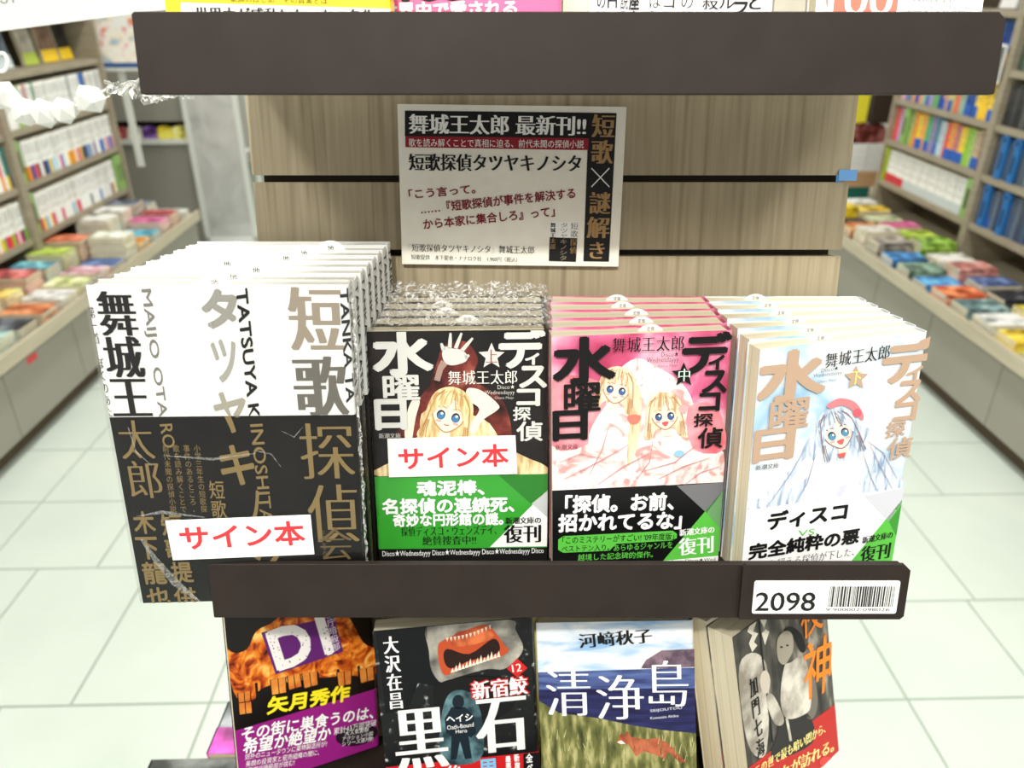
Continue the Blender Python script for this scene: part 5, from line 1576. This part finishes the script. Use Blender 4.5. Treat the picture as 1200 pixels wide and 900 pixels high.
r, cv = make_book('picture_book', room(-1.79, 4.03, 1.0635) @ Matrix.Rotation(math.radians(-8), 4, 'X'), 0.2, 0.25, 0.02, noise_mat('bright_picture_cover', [(0.32, rgb(90, 170, 216)), (0.44, rgb(250, 236, 214)), (0.54, rgb(250, 250, 246)), (0.64, rgb(236, 130, 110)), (0.74, rgb(246, 200, 70))], nscale=13, rough=0.4), M_pages, 'colourful picture book with white label at the end of left bookcase', 'book', r=0.002)
link('obi_band', band_mesh(0.2, 0, 0.02, 0.02, 0.002, cm((50, 90, 150))), r)
box('sticker', 0.0, 0.07, -0.0012, -0.0003, 0.175, 0.235, M_white, r)

# ------------------------------------------------------------------ far right: goods beyond the bookcase
tb = empty('side_table', room(2.16, 4.5, 0), 'low wooden table beyond the right bookcase', 'table')
box('table_top', -0.25, 0.25, -0.2, 0.2, 0.30, 0.33, M_ledge, tb)
for dx in (-0.23, 0.2):
    for dy in (-0.18, 0.15):
        box('leg', dx, dx + 0.03, dy, dy + 0.03, 0.004, 0.30, M_ledge, tb)
def goods(name, x0, x1, z0, z1, m, label, cat, y=4.34, d=0.12):
    return tag(box(name, 0, x1 - x0, 0, d, 0, z1 - z0, m, None, room(x0, y, z0), 0.004), label, cat)
goods('green_case', 1.98, 2.14, 0.3305, 0.40, cm((30, 110, 96)), 'dark green case at the bottom beyond the right bookcase', 'case')
goods('blue_folder', 1.935, 1.975, 0.3305, 0.52, cm((100, 160, 226)), 'light blue folder standing beside the slat panel edge', 'folder')
wc = empty('wooden_crate', room(1.985, 4.34, 0.4005), 'light wooden crate under the white paper stacks', 'crate')
for k in range(3): box('slat', 0, 0.20, 0, 0.12, 0.03 * k, 0.03 * k + 0.027, noise_mat('crate_pine', [(0.3, rgb(206, 160, 116)), (0.7, rgb(224, 182, 138))], scale=(2, 2, 30), nscale=5), wc)
for j in range(2):
    for k in range(4):
        tag(box('paper_pack', 0, 0.095, 0, 0.12, 0, 0.036, M_white, None, room(1.988 + .1 * j, 4.34, 0.4885 + .0375 * k)), 'white paper pack, %s of the %s stack beyond the right bookcase' % (('bottom', 'second from bottom', 'third from bottom', 'top')[k], ('left', 'right')[j]), 'paper pack', 'white paper packs on the crate')
bag = MB().prism(smooth_loop([(0, 0), (.17, 0), (.18, .06), (.15, .10), (.10, .085), (.04, .11), (-.01, .06)], 4), 0, 0.1)
tag(link('dark_red_bag', bag.me('dark_red_bag'), None, room(1.99, 4.45, 0.6395) @ Matrix.Rotation(math.pi / 2, 4, 'X'), [art_mat((110, 44, 40))]), 'dark red soft bag on top of the white paper packs', 'bag')
goods('brown_box', 2.07, 2.2, 0.742, 0.95, mat('brown_box', rgb(58, 44, 34), 0.7), 'dark brown box above the red bag', 'box', 4.36, 0.08)
goods('yellow_card', 1.965, 2.05, 0.742, 0.95, cm((246, 232, 60)), 'bright yellow card beside the slat panel top right', 'card', 4.36, 0.01)

# ------------------------------------------------------------------ books lying on the plinth, bottom left
def plinth_book(cx, cy, z, w, d, t, c, label, rz=0.0):
    o = link('lying_book', flat_book_mesh(w, d, t, art_mat(c), M_pages), None, Matrix.Translation((cx, cy, z)) @ Matrix.Rotation(rz, 4, 'Z'))
    return tag(o, label, 'book', 'books lying on the plinth')
bk = plinth_book(-0.291, 0.418, 0.7152, 0.105, 0.15, 0.018, (52, 56, 52), 'black book with white script at the bottom left corner of stand', 0.03)
P = Printer(bk, bk.matrix_basis @ Matrix.Rotation(math.pi / 2, 4, 'X'), (-0.05, 0.05, -0.07, 0.075), 0, 'lettering', Matrix.Rotation(math.pi / 2, 4, 'X'))
P.y = -0.0182
P.text('うしろすがた', (-0.03, 0.072), (0.045, 0.056), rgb(240, 236, 214), 'mincho', 1, local=True)
P.build()
plinth_book(-0.266, 0.5105, 0.7152, 0.055, 0.028, 0.022, (236, 90, 200), 'small pink book on the plinth behind the black book')
plinth_book(-0.240, 0.541, 0.7152, 0.105, 0.030, 0.022, (130, 134, 140), 'grey and white slim book on the plinth behind the pink book')
plinth_book(-0.2385, 0.575, 0.7152, 0.105, 0.034, 0.020, (206, 200, 214), 'pale slim book on the plinth behind the grey one')
plinth_book(-0.2375, 0.612, 0.7152, 0.105, 0.036, 0.020, (230, 120, 120), 'coral slim book on the plinth, farthest of the row')

# ------------------------------------------------------------------ hanging card, bead garland and plastic at the top left
def plane_at(px, py, zc):
    p = at_depth(px, py, zc)
    return p
ZC = 0.80
c0 = at_depth(80, -25, ZC)
card = empty('hanging_card', Matrix.Translation(c0) @ Matrix.Rotation(math.radians(-6.5), 4, 'Y') @ Matrix.Rotation(-0.12, 4, 'X'), 'white hanging card at the top left corner', 'card')
pc = box('card', -0.16, 0.115, 0, 0.0015, -0.040, 0.16, M_white, card)
P = Printer(pc, card.matrix_basis.copy(), (-0.16, 0.12, -0.05, 0.16))
P.line('OUT', (-14, 0), (19, -3), 12, rgb(150, 150, 148), 'medium', 1)
P.build()
for dx in (-0.12, 0.08):
    link('cord', MB().tube((dx, 0.0007, 0.16), (dx + 0.02, 0.0007, 1.22), 0.0008, 6).me('cord'), card, None, [M_white])
gar = empty('bead_garland', Matrix.Translation(at_depth(50, 120, ZC)), 'garland of chunky white faceted beads hanging at the upper left', 'garland')
g_o = at_depth(50, 120, ZC)
bead_m = mat('white_bead', rgb(250, 250, 246), 0.3, 0.5)
beads = [(-22, 92, 19), (4, 112, 18), (30, 131, 17), (52, 133, 17), (75, 130, 16), (106, 116, 18)]
for k, (bx, by, br) in enumerate(beads):
    bm = bmesh.new()
    bmesh.ops.create_icosphere(bm, subdivisions=1, radius=br / FPX * ZC)
    me = bpy.data.meshes.new('bead')
    bm.to_mesh(me)
    bm.free()
    link('bead', me, gar, Matrix.Translation(at_depth(bx, by, ZC) - g_o) @ Matrix.Rotation(k * 1.1, 4, 'X') @ Matrix.Rotation(k * .7, 4, 'Y') @ Matrix.Diagonal((1.05, 1, .95, 1)), [bead_m])
mb = MB()
pts = [at_depth(-40, 60, ZC) - g_o] + [at_depth(b[0], b[1], ZC) - g_o for b in beads] + [at_depth(132, 100, ZC) - g_o]
for a, b in zip(pts, pts[1:]): mb.tube(a, b, 0.001, 6)
link('string', mb.me('string'), gar, None, [M_white])
lk = MB()
ring = [at_depth(2 + 7 * math.cos(t), 73 + 11 * math.sin(t), ZC) - g_o for t in (2 * math.pi * i / 14 for i in range(14))]
for a, b in zip(ring, ring[1:] + ring[:1]): lk.tube(a, b, 0.0018, 6)
link('ring_link', lk.me('ring_link'), gar, None, [bead_m])

rs = random.Random(9)
nx, ny = 26, 5
sv, sf = [], []
for j in range(ny + 1):
    for i in range(nx + 1):
        u, v = i / nx, j / ny
        p = at_depth(124 + 100 * u, 91 + 22 * v + 6 * u + 4 * math.sin(u * 9 + v * 3), 0.47)
        sv.append(p + Vector((rs.uniform(-.0008, .0008), rs.uniform(-.006, .006), rs.uniform(-.0012, .0012))))
for j in range(ny):
    for i in range(nx):
        a = j * (nx + 1) + i
        sf.append((a, a + 1, a + nx + 2, a + nx + 1))
tag(link('clear_plastic_sleeve', mesh('clear_plastic_sleeve', sv, sf), None, None, [M_film3]), 'crinkled clear plastic sleeve sticking out under the upper lip, left end', 'plastic sleeve')
